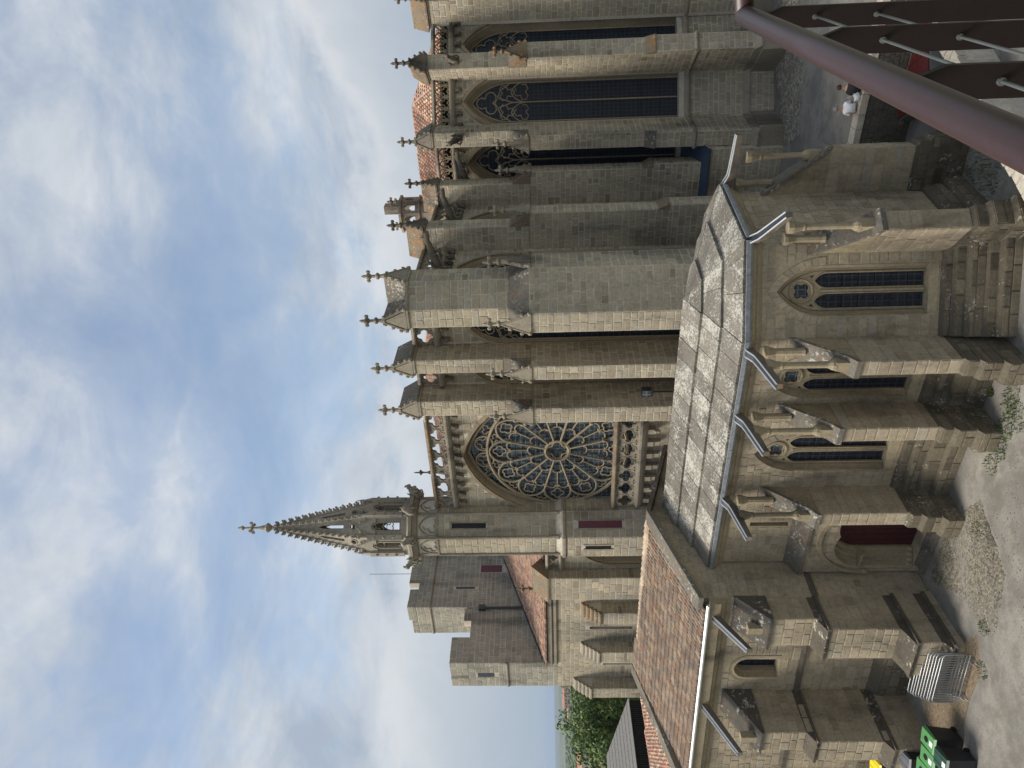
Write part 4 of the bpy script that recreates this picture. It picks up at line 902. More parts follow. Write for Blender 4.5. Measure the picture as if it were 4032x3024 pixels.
def sbutt(f, w, d, colm=True, zfront=2.95, zwall=4.7, spL=2.25, zs=5.98, ze=5.6, base=True, key=KS, lowd=0.0):
    h = w/2; mb = MB(); fbox(mb, f, -h, h, -0.1, d, G0, zfront); o = mb.build('buttress', M['mortar_sa'], sac)
    face_stones(key, [f.at(-h, 0), f.at(-h, d), f.at(h, d), f.at(h, 0)], -0.1, zfront, ch=0.34, wid=(0.45, 1.0))
    up = MB(); extr(up, f, [(-0.05, zfront-0.01), (d-0.02, zfront-0.01), (-0.05, zwall-0.08)], -h, h); up.build('buttress_shoulder', M['dressed_sa'], o)
    cp = MB(); dd = d+0.1; extr(cp, f, [(-0.02, zwall), (dd-0.3, zfront+0.3), (dd, zfront+0.1), (dd, zfront-0.06), (dd-0.3, zfront+0.12), (-0.02, zwall-0.2)], -h-0.06, h+0.06)
    cp.build('weathering', M['cap'], o)
    bs = MB()
    if base:
        for za, zb, e in ((-1.8, -1.15, 0.5), (-1.15, -0.55, 0.3), (-0.55, -0.15, 0.13)):
            extr(bs, f, [(0, za), (d+e, za), (d+e, zb-0.05), (d+e-0.14, zb+0.05), (0, zb+0.05)], -h-e*0.25, h+e*0.25)
            e_ = e*0.25; face_stones('base', [f.at(-h-e_, 0), f.at(-h-e_, d+e), f.at(h+e_, d+e), f.at(h+e_, 0)], za, zb-0.05, ch=0.3, wid=(0.35, 0.8))
        bs.build('plinth', M['base_bed'], o)
    if colm:
        cm_ = MB(); n = d-0.25; b = f.p(0, n, zfront+0.1)
        fbox(cm_, f, -0.15, 0.15, n-0.17, n+0.17, zfront-0.05, zfront+0.62); lathe(cm_, (b[0], b[1], zfront+0.6), [(0.19, 0), (0.18, 0.1), (0.12, 0.2), (0.105, 0.26), (0.1, 1.55), (0.13, 1.62), (0.12, 1.68), (0.2, 1.95), (0.2, 2.1)], 10)
        cm_.build('colonnette', M['dressed_sa'], o)
        n2 = 0.35; b = f.p(0, n2, 0); lathe(cm2 := MB(), (b[0], b[1], zwall-0.45), [(0.15, 0), (0.13, 0.1), (0.12, 0.9), (0.2, 1.15), (0.2, 1.25)], 8); cm2.build('colonnette', M['dressed_sa'], o)
        spout(o, f, spL-0.2, zs, ze)
    return o
for X, w in S_BUT: sbutt(f0.sub(X), w, 1.38)
fd2 = azf((-9.9, 21.72), 128); sbutt(fd2, 0.62, 1.35, True, 2.4, 4.2, 1.85, 5.98, 5.35)
fd3 = azf((-9.55, 25.3), 84); sbutt(fd3, 0.6, 1.5, True, 2.7, 4.9, 2.0, 5.98, 5.8, True)
# slab roof: three lapped courses of big stone slabs on each slope
PK = (-12.65, 23.45, 7.42); RW = (-22.75, 23.45, 7.42); EZ = 6.12
e0, e1, e2, e3, e4 = (-22.75, 20.12, EZ), (-12.45, 20.12, EZ), (-9.66, 21.5, EZ), (-9.28, 25.35, EZ), (-11.1, 27.1, EZ)
mb = MB(); mb.add([e0, e1, e2, e3, e4, (-22.75, 27.1, EZ), PK, RW], [(0, 1, 6, 7), (1, 2, 6), (2, 3, 6), (3, 4, 6), (4, 5, 7, 6)]); roof = mb.build('roof', M['cap'], sac)
def slabs(A, B, C, D, rows, width):
    A, B, C, D = map(Vector, (A, B, C, D)); nrm = (B-A).cross(D-A).normalized(); nrm = nrm if nrm.z > 0 else -nrm
    for r in range(rows):
        t0, t1 = r/rows-0.012, (r+1)/rows+0.02; a, b = A.lerp(D, t0), B.lerp(C, t0); d, c = A.lerp(D, t1), B.lerp(C, t1)
        L = (b-a).length; x = 0.0; 
        while x < L-0.05:
            w = random.uniform(0.8, 1.2)*width; e = min(L, x+w) if L-x-w > 0.35 else L
            u0, u1 = x/L, e/L; g = 0.011/L; lift = 0.02+random.uniform(0, 0.02); up = nrm
            P = [a.lerp(b, u0+g)+up*(0.1+lift), a.lerp(b, u1-g)+up*(0.1+lift), d.lerp(c, u1-g)+up*(0.015+lift*0.3), d.lerp(c, u0+g)+up*(0.015+lift*0.3)]
            P2 = [p-up*0.1 for p in P]; q = MB(); q.add(P+P2, [(0, 1, 2, 3), (4, 5, 1, 0), (5, 6, 2, 1), (6, 7, 3, 2), (7, 4, 0, 3)]); q.build('roof_slab', M['slab'], roof); x = e
slabs(e0, e1, PK, RW, 3, 0.78); slabs(e1, e2, PK, PK, 3, 1.3); slabs(e2, e3, PK, PK, 3, 1.6); slabs(e3, e4, PK, PK, 3, 1.4)

# portal in the thick lower wall beside the tiled chapel
FP = Fr((0, 19.75), (1, 19.75)); pc = -20.85
mb = MB(); PW = 0.98
plate(mb, FP, [(-22.75, G0), (-19.3, G0), (-19.3, 2.75), (-22.75, 2.75)], [arch(pc, PW+0.62, -1.5, 0.55, PW*1.0, 0.0)], -0.6, 0, 0.5, False); fbox(mb, FP, -22.75, pc-PW-0.65, -0.6, -0.01, G0, 2.7)
po = mb.build('portal_wall', M['mortar_sa'], sac)
lay(KS, FP, -22.75, -19.3, -1.7, 2.72, 0, [arch_hole(pc, PW+0.64, -1.75, 0.55, PW, 0.1)], ch=0.3)
mb = MB()
for k_, off in enumerate((0.55, 0.38, 0.2, 0.02)):
    nn = -0.1-0.11*k_; sweep_arch(mb, FP, pc, PW, -1.5, 0.55, PW, [(off+0.16, nn+0.13), (off+0.13, nn+0.05), (off+0.03, nn+0.08), (off, nn), (off, nn-0.13)], 12)
    for sg in (-1, 1):
        p = FP.p(pc+sg*(PW+off+0.07), nn+0.02, 0); lathe(mb, (p[0], p[1], -1.45), [(0.11, 0), (0.11, 0.12), (0.06, 0.2), (0.06, 1.72), (0.075, 1.75), (0.12, 1.95), (0.13, 2.02)], 8)
fbox(mb, FP, pc-PW-0.75, pc-PW+0.02, -0.75, 0.03, 0.51, 0.59); fbox(mb, FP, pc+PW-0.02, pc+PW+0.75, -0.75, 0.03, 0.51, 0.59)
sweep_arch(mb, FP, pc, PW, 0.4, 0.55, PW, [(0.72, 0.0), (0.72, 0.12), (0.88, 0.13), (0.92, 0.0)], 12)
for sg in (-1, 1): blob(mb, FP.p(pc+sg*(PW+0.82), 0.08, 0.32), 0.13, 0.12, 0.14)
mb.build('portal', M['dressed_sa'], po)
mb = MB(); A_ = arch(pc, PW+0.1, -1.65, 0.55, PW); mb.add([FP.p(s, -0.53, z) for s, z in A_], [tuple(range(len(A_)))])
for j in range(7): fbox(mb, FP, pc-0.95+j*0.28, pc-0.95+j*0.28+0.262, -0.53, -0.505, -1.6, 1.35-abs(j-3)*0.16)
mb.build('door', M['door'], po)
mb = MB()
for j in range(2): fbox(mb, FP, pc-1.5-0.12*j, pc+1.5+0.12*j, -0.7, 0.1+0.35*j, -1.8, -1.52-0.14*j)
mb.build('steps', M['cap'], po)
mb = MB(); extr(mb, FP, [(-0.6, 3.2), (0.12, 2.8), (0.12, 2.68), (-0.6, 2.68)], -22.76, -19.28); mb.build('weathering', M['cap'], po)

# ================================================================== TILED CHAPEL
til = thing('romanesque_chapel', 'low stone chapel with a barrel-tiled roof and big stepped buttresses', 'chapel', (-27, 20, -1.8))
KT = 'romanesque'; th = math.atan2(0.99, 9.0)
T0 = (-22.85, 18.62); dT = (math.cos(th), math.sin(th)); TL = 10.3
T1 = (T0[0]-dT[0]*TL, T0[1]-dT[1]*TL); FT = Fr(T1, T0)          # south wall, s from west to east
FTE = Fr(T0, (-22.85, 27.2))                                       # east gable
wc, ww = TL-3.85, 0.52
mb = MB(); plate(mb, FT, [(0, G0), (TL, G0), (TL, 6.2), (0, 6.2)], [arch(wc, ww, 3.3, 4.55, ww)], -0.55, 0, 0.5, False); tw_ = mb.build('chapel_wall', M['mortar_sa'], til)
lay(KT, FT, 0, TL, -1.7, 5.75, 0, [arch_hole(wc, ww+0.02, 3.3, 4.55, ww, 0.22)], ch=0.32, wid=(0.35, 0.85))
mb = MB(); sweep_arch(mb, FT, wc, ww, 3.3, 4.55, ww, [(-0.16, -0.5), (-0.14, -0.22), (-0.05, -0.24), (0.0, -0.02), (0.22, 0.02), (0.22, -0.02)], 10); extr(mb, FT, [(-0.5, 3.32), (0.04, 3.0), (-0.5, 3.0)], wc-ww-0.1, wc+ww+0.1); wo = mb.build('window', M['dressed_sa'], til)
g = MB(); A_ = arch(wc, ww, 3.2, 4.55, ww); g.add([FT.p(s, -0.48, z) for s, z in A_], [tuple(range(len(A_)))]); g.build('glass_panel', M['glass'], wo)
gz = lambda s: 8.0-abs(s-4.35)*(8.0-6.75)/4.25
mb = MB(); plate(mb, FTE, [(0, G0), (8.55, G0), (8.55, gz(8.55)), (4.35, gz(4.35)), (0, gz(0))], [], -0.55, 0); mb.build('gable_wall', M['mortar_sa'], til)
lay(KT, FTE, 0, 1.7, -1.7, 6.5, 0, (), ch=0.28, wid=(0.35, 0.75)); lay(KT, FTE, 1.7, 8.5, 5.6, 7.95, 0, (), ch=0.2, wid=(0.22, 0.5), lo=lambda z: 4.35-(8.0-z)*3.4+0.1, hi=lambda z: 4.35+(8.0-z)*3.4-0.1)
mb = MB()
extn(mb, Fr((-22.6, 18.4), (-22.6, 19.4)), [(-0.1, 6.68), (4.57, 8.06), (4.57, 8.24), (-0.1, 6.86)], -0.62, 0.12, 0.5, True); extn(mb, Fr((-22.6, 18.4), (-22.6, 19.4)), [(4.57, 8.06), (8.9, 6.72), (8.9, 6.9), (4.57, 8.24)], -0.62, 0.1, 0.5, True)
co = mb.build('gable_coping', M['cap'], til)
wx = -33.4; mb = MB(); extn(mb, Fr((wx, 17.1), (wx, 18.1)), [(-0.1, 6.6), (5.7, 8.1), (5.7, 8.36), (-0.1, 6.86)], -0.3, 0.4, 0.5, True); mb.build('gable_coping', M['palestone'] if False else M['cap'], til)
mb = MB(); plate(mb, Fr((wx, 17.3), (wx, 23)), [(0, G0), (8, G0), (8, 6.9), (5.5, 7.98), (0, 6.48)], [], -0.25, 0.25); mb.build('gable_wall', M['mortar_sa'], til)
# cornice and zinc gutter
mb = MB(); extr(mb, FT, [(-0.1, 5.6), (0.06, 5.6), (0.08, 5.72), (0.2, 5.82), (0.22, 5.95), (0.34, 6.0), (0.36, 6.42), (-0.1, 6.42)], 0, TL); mb.build('cornice', M['dressed_sa'], til)
mb = MB(); tube(mb, [FT.p(0, 0.42, 6.46), FT.p(TL, 0.42, 6.5)], 0.075, 8); mb.build('gutter', M['zinc'], til)
mb = MB(); TE0 = FT.p(0.05, 0.32, 6.5); TE1 = FT.p(TL-0.2, 0.32, 6.56); TR1 = (-23.1, 22.95, 8.02); TR0 = (-33.1, 22.75, 7.98)
mb.add([TE0, TE1, TR1, TR0, (-23.1, 27.3, 6.7), (-33.1, 27.3, 6.7)], [(0, 1, 2, 3), (3, 2, 4, 5)]); troof = mb.build('roof', M['tilebed'], til)
TILES = tile_field(TE0, TE1, [TE0, TE1, TR1, TR0], 0.205, 0.34)
def facing_px(o): d = Vector(o)-CAM; k = d.dot(C_F); return k
TILES.sort(key=lambda t: facing_px(t[0]))
um = MB(); tile_mesh(um, Vector((0, 0, 0)), Vector((1, 0, 0)), Vector((0, 1, 0)), Vector((0, 0, 1)), 0.138, 0.42, 0.5)
tmesh = None; rest = MB()
for i, (o_, Rv, Sv, Nv) in enumerate(TILES):
    if i < 300:
        if tmesh is None: ob = um.build('roof_tile', M['tile_o'], None); tmesh = ob.data
        else: ob = bpy.data.objects.new('roof_tile', tmesh); col.objects.link(ob)
        ob.parent = troof; m_ = Matrix((Rv, Sv, Nv)).transposed().to_4x4(); m_.translation = o_-root_loc(til); ob.matrix_local = m_; ROOT[ob.name] = root_loc(til)
    else: tile_mesh(rest, o_, Rv, Sv, Nv, 0.138, 0.42, random.random())
for k_ in range(30):   # ridge tiles
    p = Vector(TR0).lerp(Vector(TR1), k_/30); q = Vector(TR0).lerp(Vector(TR1), (k_+1.1)/30); d = (q-p).normalized()
    tile_mesh(rest, p+Vector((0, 0, 0.04)), Vector((0, 1, 0)), d, Vector((0, 0, 1)), 0.3, 0.4, random.uniform(0.4, 0.9))
rest.build('roof_tiles', M['tile_a'], troof, False, 'stuff')
# stepped buttresses of the tiled chapel
def tbutt(f, w, tiers, capz, wallz, spL):
    h = w/2; mb = MB(); prev = None
    o = None; mb = MB()
    for za, zb, d, e in tiers: fbox(mb, f, -h-e, h+e, -0.1, d, za, zb)
    o = mb.build('buttress', M['mortar_sa'], til)
    for i, (za, zb, d, e) in enumerate(tiers):
        face_stones(KT, [f.at(-h-e, 0), f.at(-h-e, d), f.at(h+e, d), f.at(h+e, 0)], za, zb-0.06, ch=0.33, wid=(0.34, 0.72))
        if i < len(tiers)-1:
            d2 = tiers[i+1][2]; e2 = tiers[i+1][3]
            cp = MB(); extr(cp, f, [(-0.02, zb-0.03), (d+0.08, zb-0.03), (d+0.08, zb+0.07), (d2, zb+0.34), (-0.02, zb+0.34)], -h-e2-0.02, h+e2+0.02); extr(cp, f, [(-0.02, zb-0.03), (d+0.08, zb-0.03), (d+0.08, zb+0.07), (-0.02, zb+0.07)], -h-e-0.06, h+e+0.06); cp.build('weathering', M['dark_cap'], o)
    za, zb, d, e = tiers[-1]
    cp2 = MB(); extr(cp2, f, [(-0.03, zb-0.04), (d+0.12, zb-0.04), (d+0.12, zb+0.06), (-0.03, wallz)], -h-e-0.1, h+e+0.1)
    cp2.build('cap_slab', M['spot_cap'], o)
    mb = MB(); fbox(mb, f, -0.14, 0.14, d-0.35, d-0.05, zb, zb+0.75); mb.build('spout_block', M['dressed_sa'], o)
    spout(o, f, spL, 6.35, capz+1.0, False)
    return o
fb1 = FT.sub(TL-0.72); tbutt(fb1, 1.36, [(-1.8, -1.45, 2.55, 0.22), (-1.45, -0.35, 2.3, 0.14), (-0.35, 2.45, 1.6, 0.06), (2.45, 4.35, 1.05, 0.0)], 4.35, 5.5, 1.7)
fb2 = FT.sub(TL-5.65); tbutt(fb2, 1.05, [(-1.8, -0.45, 2.7, 0.1), (-0.45, 2.3, 2.35, 0.03), (2.3, 4.3, 1.95, 0.0)], 4.3, 5.45, 2.3)
# moulded string course along the tiled chapel wall
mb = MB(); extr(mb, FT, [(-0.02, 2.35), (0.12, 2.35), (0.12, 2.45), (-0.02, 2.62)], 0, TL); mb.build('string_course', M['dark_cap'], tw_); mb = MB(); extr(mb, FT, [(0, -1.8), (0.35, -1.8), (0.35, -0.62), (0, -0.3)], 0, TL); mb.build('plinth', M['base_bed'], tw_); mb = MB(); extr(mb, FTE, [(-0.02, 2.35), (0.1, 2.35), (0.1, 2.45), (-0.02, 2.62)], 0, 1.73); mb.build('string_course', M['dark_cap'], tw_)
lay('base_t', FT, 0, TL, -1.75, -0.66, 0.35, ch=0.34)
# corbel row at the west end
mb = MB()
# lean-to roof of blue-grey sheet under the first choir window
mb = MB(); mb.add([(-14.9, 40.95, 4.75), (-12.0, 40.95, 4.75), (-12.0, 38.3, 3.75), (-14.9, 38.3, 3.75)], [(0, 3, 2, 1)]); tube(mb, [(-14.9, 38.28, 3.74), (-12.0, 38.28, 3.74)], 0.06, 6); lt = mb.build('lean_to_roof', plain('blue_sheet', (0.045, 0.07, 0.115), 0.3, 0.2), basilica)
mb = MB(); prism(mb, [(-14.9, 38.5), (-12.1, 38.5), (-12.1, 41), (-14.9, 41)], -1.8, 3.8, False); mb.build('lean_to_wall', M['mortar_ch'], basilica); face_stones('church', [(-14.9, 38.5), (-12.1, 38.5), (-12.1, 41)], 0, 3.7)

# ================================================================== GROUND
def mat_ground():
    m, nt, b = new_mat('courtyard_ground')
    n = pos_noise(nt, 0.35, 8, 0.62, (1, 1, 1), (5, 1, 0), 0.6); f = pos_noise(nt, 18, 6, 0.75); p = pos_noise(nt, 1.6, 6, 0.7, (1, 1, 1), (2, 9, 0))
    c = ramp(nt, n, [(0.3, (0.105, 0.1, 0.09)), (0.44, (0.165, 0.157, 0.14)), (0.56, (0.225, 0.213, 0.187)), (0.72, (0.29, 0.272, 0.23))])
    c = mixc(nt, 1.0, c, ramp(nt, f, [(0.25, (0.65,)*3), (0.75, (1.3,)*3)]), 'MULTIPLY'); c = mixc(nt, ramp(nt, p, [(0.46, (0, 0, 0)), (0.62, (0.7,)*3)]), c, (0.13, 0.118, 0.098))
    nt.links.new(c, b.inputs['Base Color']); b.inputs['Roughness'].default_value = 0.95; add_bump(nt, b, mathn(nt, 'ADD', f, pos_noise(nt, 4, 5)), 0.5, 0.03); return m
def mat_land():
    m, nt, b = new_mat('far_land'); n = pos_noise(nt, 0.012, 7, 0.6); n2 = pos_noise(nt, 0.0016, 6, 0.6)
    c = ramp(nt, n, [(0.35, (0.03, 0.05, 0.018)), (0.5, (0.07, 0.095, 0.035)), (0.62, (0.16, 0.15, 0.08)), (0.75, (0.05, 0.075, 0.03))]); c = mixc(nt, ramp(nt, n2, [(0.45, (0, 0, 0)), (0.6, (0.6,)*3)]), c, (0.2, 0.18, 0.11))
    nt.links.new(c, b.inputs['Base Color']); b.inputs['Roughness'].default_value = 1; return m
def hland(x, y):
    d = math.hypot(x, y); t = lambda a, b: max(0, min(1, (d-a)/(b-a)))**2*(3-2*max(0, min(1, (d-a)/(b-a))))
    h = -1.8-27*t(75, 260)+17*t(300, 800)-14*t(900, 2600)+6*math.sin(x*0.0021+1)*math.cos(y*0.0017)*t(2000, 4000)
    h += 38*t(6000, 11000)*(0.55+0.45*math.sin(math.atan2(y, x)*23+1.3))*0.45
    return h
xs = sorted(set([round(v, 1) for v in [-60+2*i for i in range(46)] + [-60-6*1.28**i for i in range(1, 31)] + [30+6*1.28**i for i in range(1, 31)]])); ys = sorted(set([round(v, 1) for v in [-10+2*i for i in range(41)] + [-10-6*1.28**i for i in range(1, 31)] + [70+6*1.28**i for i in range(1, 31)]]))
xs = [x for x in xs if abs(x) < 12500]; ys = [y for y in ys if abs(y) < 12500]
mb = MB(); W_ = len(xs); mb.add([(x, y, hland(x, y)) for y in ys for x in xs], [(j*W_+i, j*W_+i+1, (j+1)*W_+i+1, (j+1)*W_+i) for j in range(len(ys)-1) for i in range(W_-1)])
go_ = mb.build('ground', mat_land(), None, True, 'structure')
mg = mat_ground()
rng = random.Random(5)
pts = [(x, y) for x in [-48+1.5*i for i in range(45)] for y in [-4+1.5*i for i in range(33)]]
mb = MB(); Wd = 45; Hd = 33
mb.add([(-48+1.5*i, -4+1.5*j, -1.79+rng.uniform(0, 0.03)) for j in range(Hd) for i in range(Wd)], [(j*Wd+i, j*Wd+i+1, (j+1)*Wd+i+1, (j+1)*Wd+i) for j in range(Hd-1) for i in range(Wd-1)])
mb.build('courtyard', mg, None, True, 'structure')
# raised path beside the apse
mb = MB(); rng = random.Random(6)
mb.add([(-14.9+1.4*i, 29.75+1.4*j, 0.0+rng.uniform(-0.015, 0.015)) for j in range(20) for i in range(24)], [(j*24+i, j*24+i+1, (j+1)*24+i+1, (j+1)*24+i) for j in range(19) for i in range(23)])
mb.build('path', mg, None, True, 'structure')
rw = thing('retaining_wall', 'dark rubble retaining wall with pale coping below the raised path', 'wall', (-2, 29.6, -1.8))
FR = Fr((-12, 29.5), (14, 29.5)); mb = MB(); fbox(mb, FR, 0, 26, -0.45, 0, -1.85, 0.02); mb.build('wall_core', M['rubble_base'], rw)
lay('rubble', FR, 0, 26, -1.8, 0.0, 0.0, (), ch=0.2, wid=(0.2, 0.5), gap=0.03, var=0.4)
x = 0.0; cpm = M['cap']
while x < 25.9:
    w = random.uniform(0.45, 0.9); q = MB(); z = 0.26+random.uniform(-0.02, 0.02); fbox(q, FR, x+0.01, min(26, x+w)-0.01, -0.48, 0.05, 0.0, z); q.build('coping_stone', M['palestone'], rw); x += w
# cobbles, pebbles, weeds
def in_poly(x, y, poly):
    r = False; j = len(poly)-1
    for i in range(len(poly)):
        if (poly[i][1] > y) != (poly[j][1] > y) and x < (poly[j][0]-poly[i][0])*(y-poly[i][1])/(poly[j][1]-poly[i][1])+poly[i][0]: r = not r
        j = i
    return r
def scatter(name, poly, z, n, r, mat, seed, label, cat):
    rng = random.Random(seed); mb = MB(); x0, x1 = min(p[0] for p in poly), max(p[0] for p in poly); y0, y1 = min(p[1] for p in poly), max(p[1] for p in poly); k = 0
    while k < n:
        x, y = rng.uniform(x0, x1), rng.uniform(y0, y1)
        if not in_poly(x, y, poly): continue
        k += 1; a = rng.uniform(0, 6.28); rx = r*rng.uniform(0.6, 1.3); ry = r*rng.uniform(0.5, 1.0); h = r*rng.uniform(0.25, 0.55); P = []
        for zz_, s in ((-0.02, 1.0), (h*0.7, 0.92), (h, 0.55)):
            for j in range(5):
                b = a+2*math.pi*j/5; P.append((x+rx*s*math.cos(b), y+ry*s*math.sin(b), z+zz_))
        mb.add(P, [(l*5+j, l*5+(j+1) % 5, l*5+5+(j+1) % 5, l*5+5+j) for l in range(2) for j in range(5)] + [(10, 11, 12, 13, 14)], rng.random())
    o = mb.build(name, mat, None, False, 'stuff'); o['label'] = label; o['category'] = cat; return o
scatter('cobbles', [(-22.4, 19.0), (-19.4, 19.2), (-17.6, 18.2), (-18.6, 16.0), (-20.8, 15.2), (-21.2, 17.4)], -1.79, 4200, 0.06, M['rubble'], 3, 'rough grey cobbles in front of the red portal door', 'cobbles')
scatter('pebble_apron', [(-12.0, 38.3), (-11.0, 36.3), (-7.2, 38.0), (-4.5, 40.6), (-5.6, 43), (-8.5, 42.3)], 0.0, 2200, 0.075, stone_mat('pale_pebbles', [(0, (0.15, 0.14, 0.115)), (0.5, (0.26, 0.24, 0.2)), (1, (0.4, 0.37, 0.31))], 'attr', 0.3), 4, 'pale pebble apron at the foot of the apse', 'pebbles')
scatter('gravel', [(-19, 17.9), (-12, 17.5), (-11, 14), (-22, 13)], -1.79, 900, 0.03, M['rubble'], 8, 'loose stones scattered on the courtyard ground', 'gravel')
def grass(name, spots, seed, label):
    rng = random.Random(seed); mb = MB()
    for x, y, z, n, r in spots:
        for _ in range(n):
            a = rng.uniform(0, 6.28); d = r*math.sqrt(rng.random()); px, py = x+d*math.cos(a), y+d*math.sin(a); h = rng.uniform(0.05, 0.16); b = rng.uniform(0, 6.28); w = 0.02; l = rng.uniform(0.02, 0.08)
            mb.add([(px-w*math.cos(b), py-w*math.sin(b), z), (px+w*math.cos(b), py+w*math.sin(b), z), (px+l*math.sin(b), py-l*math.cos(b), z+h)], [(0, 1, 2)], rng.random())
    m, nt, b = new_mat('weed_leaves'); c = ramp(nt, tint_src(nt, 'attr'), [(0, (0.04, 0.075, 0.018)), (0.6, (0.075, 0.115, 0.03)), (1, (0.16, 0.15, 0.06))]); nt.links.new(c, b.inputs['Base Color']); b.inputs['Roughness'].default_value = 0.8
    o = mb.build(name, m, None, False, 'stuff'); o['label'] = label; o['category'] = 'weeds'
gs = [(Q(x, y, Z=-1.79).x, Q(x, y, Z=-1.79).y, -1.79, n, r) for x, y, n, r in ((3975, 1600, 160, .45), (3960, 1690, 140, .4), (3930, 1760, 160, .5), (3905, 1830, 90, .35), (3905, 1545, 150, .14), (3990, 1560, 120, .4), (3880, 2470, 70, .3), (3850, 2080, 50, .3), (3700, 2260, 40, .3), (3870, 2640, 60, .3), (4010, 1640, 150, .5), (3760, 600, 160, .8), (3850, 640, 160, .7), (3700, 560, 120, .8), (3900, 700, 160, .6), (3800, 700, 120, .5), (3960, 560, 120, .6))]
grass('weeds', gs, 9, 'green weeds growing along the foot of the chapel buttresses')
# dry earth under the barriers
ea = MB(); rng = random.Random(2); cx_, cy_ = -24.4, 15.9; P = [(cx_, cy_, -1.765)]+[(cx_+(2.6+rng.uniform(-.3, .3))*math.cos(a*.35), cy_+(1.15+rng.uniform(-.2, .2))*math.sin(a*.35), -1.768) for a in range(18)]; ea.add(P, [(0, 1+i, 1+(i+1) % 18) for i in range(18)]); ea.build('earth_patch', plain('dry_earth', (0.15, 0.115, 0.075), 1, 0, 0.5, 9), None, False, 'structure')

# ================================================================== STREET THINGS
# crowd barriers leaning in a stack
steel = plain('galvanised_steel', (0.33, 0.345, 0.355), 0.42, 0.7, 0.15, 8)
def make_barrier():
    t = bpy.data.objects.new('crowd_barrier', None); col.objects.link(t); ROOT[t.name] = Vector((0, 0, 0)); L, H = 2.15, 1.08
    fr_ = [(-L/2, 0, 0.2), (-L/2, 0, H-0.14), (-L/2+0.04, 0, H-0.04), (-L/2+0.14, 0, H), (L/2-0.14, 0, H), (L/2-0.04, 0, H-0.04), (L/2, 0, H-0.14), (L/2, 0, 0.2)]
    mb = MB(); tube(mb, fr_, 0.021, 6, True); mb.build('frame', steel, t, True)
    for i in range(19):
        x = -L/2+L*(i+1)/20; mb = MB(); tube(mb, [(x, 0, 0.2), (x, 0, H)], 0.0085, 5); mb.build('bar', steel, t)
    for s in (-1, 1):
        mb = MB(); tube(mb, [(s*0.8, 0, 0.2), (s*0.8, 0, 0.06)], 0.015, 5); tube(mb, [(s*0.8, -0.2, 0.0), (s*0.8, -0.1, 0.05), (s*0.8, 0.1, 0.05), (s*0.8, 0.2, 0.0)], 0.017, 5); mb.build('foot', steel, t)
    return t
def copy_tree(o, parent=None):
    c = o.copy(); col.objects.link(c); c.parent = parent; ROOT[c.name] = ROOT[o.name]
    for ch in o.children: copy_tree(ch, c)
    return c
pb = make_barrier(); NB = 10; ba, bb = Vector((-23.15, 15.35)), Vector((-24.45, 16.55)); bang = math.atan2(0.40, 2.13)
words = ['nearest the courtyard', 'second from the courtyard side', 'third from the courtyard side', 'fourth from the courtyard side', 'fifth from the courtyard side', 'sixth from the courtyard side', 'fourth from the chapel wall', 'third from the chapel wall', 'second from the chapel wall', 'closest to the chapel wall']
for i in range(NB):
    o = pb if i == 0 else copy_tree(pb); p = ba.lerp(bb, i/(NB-1)); o.location = (p.x+random.uniform(-.03, .03), p.y, -1.77); o.rotation_euler = (random.uniform(-0.02, 0.02), 0, bang+random.uniform(-0.015, 0.015))
    tag(o, 'galvanised steel crowd barrier in the stack, '+words[i], 'barrier', 'crowd barriers stacked by the chapel')
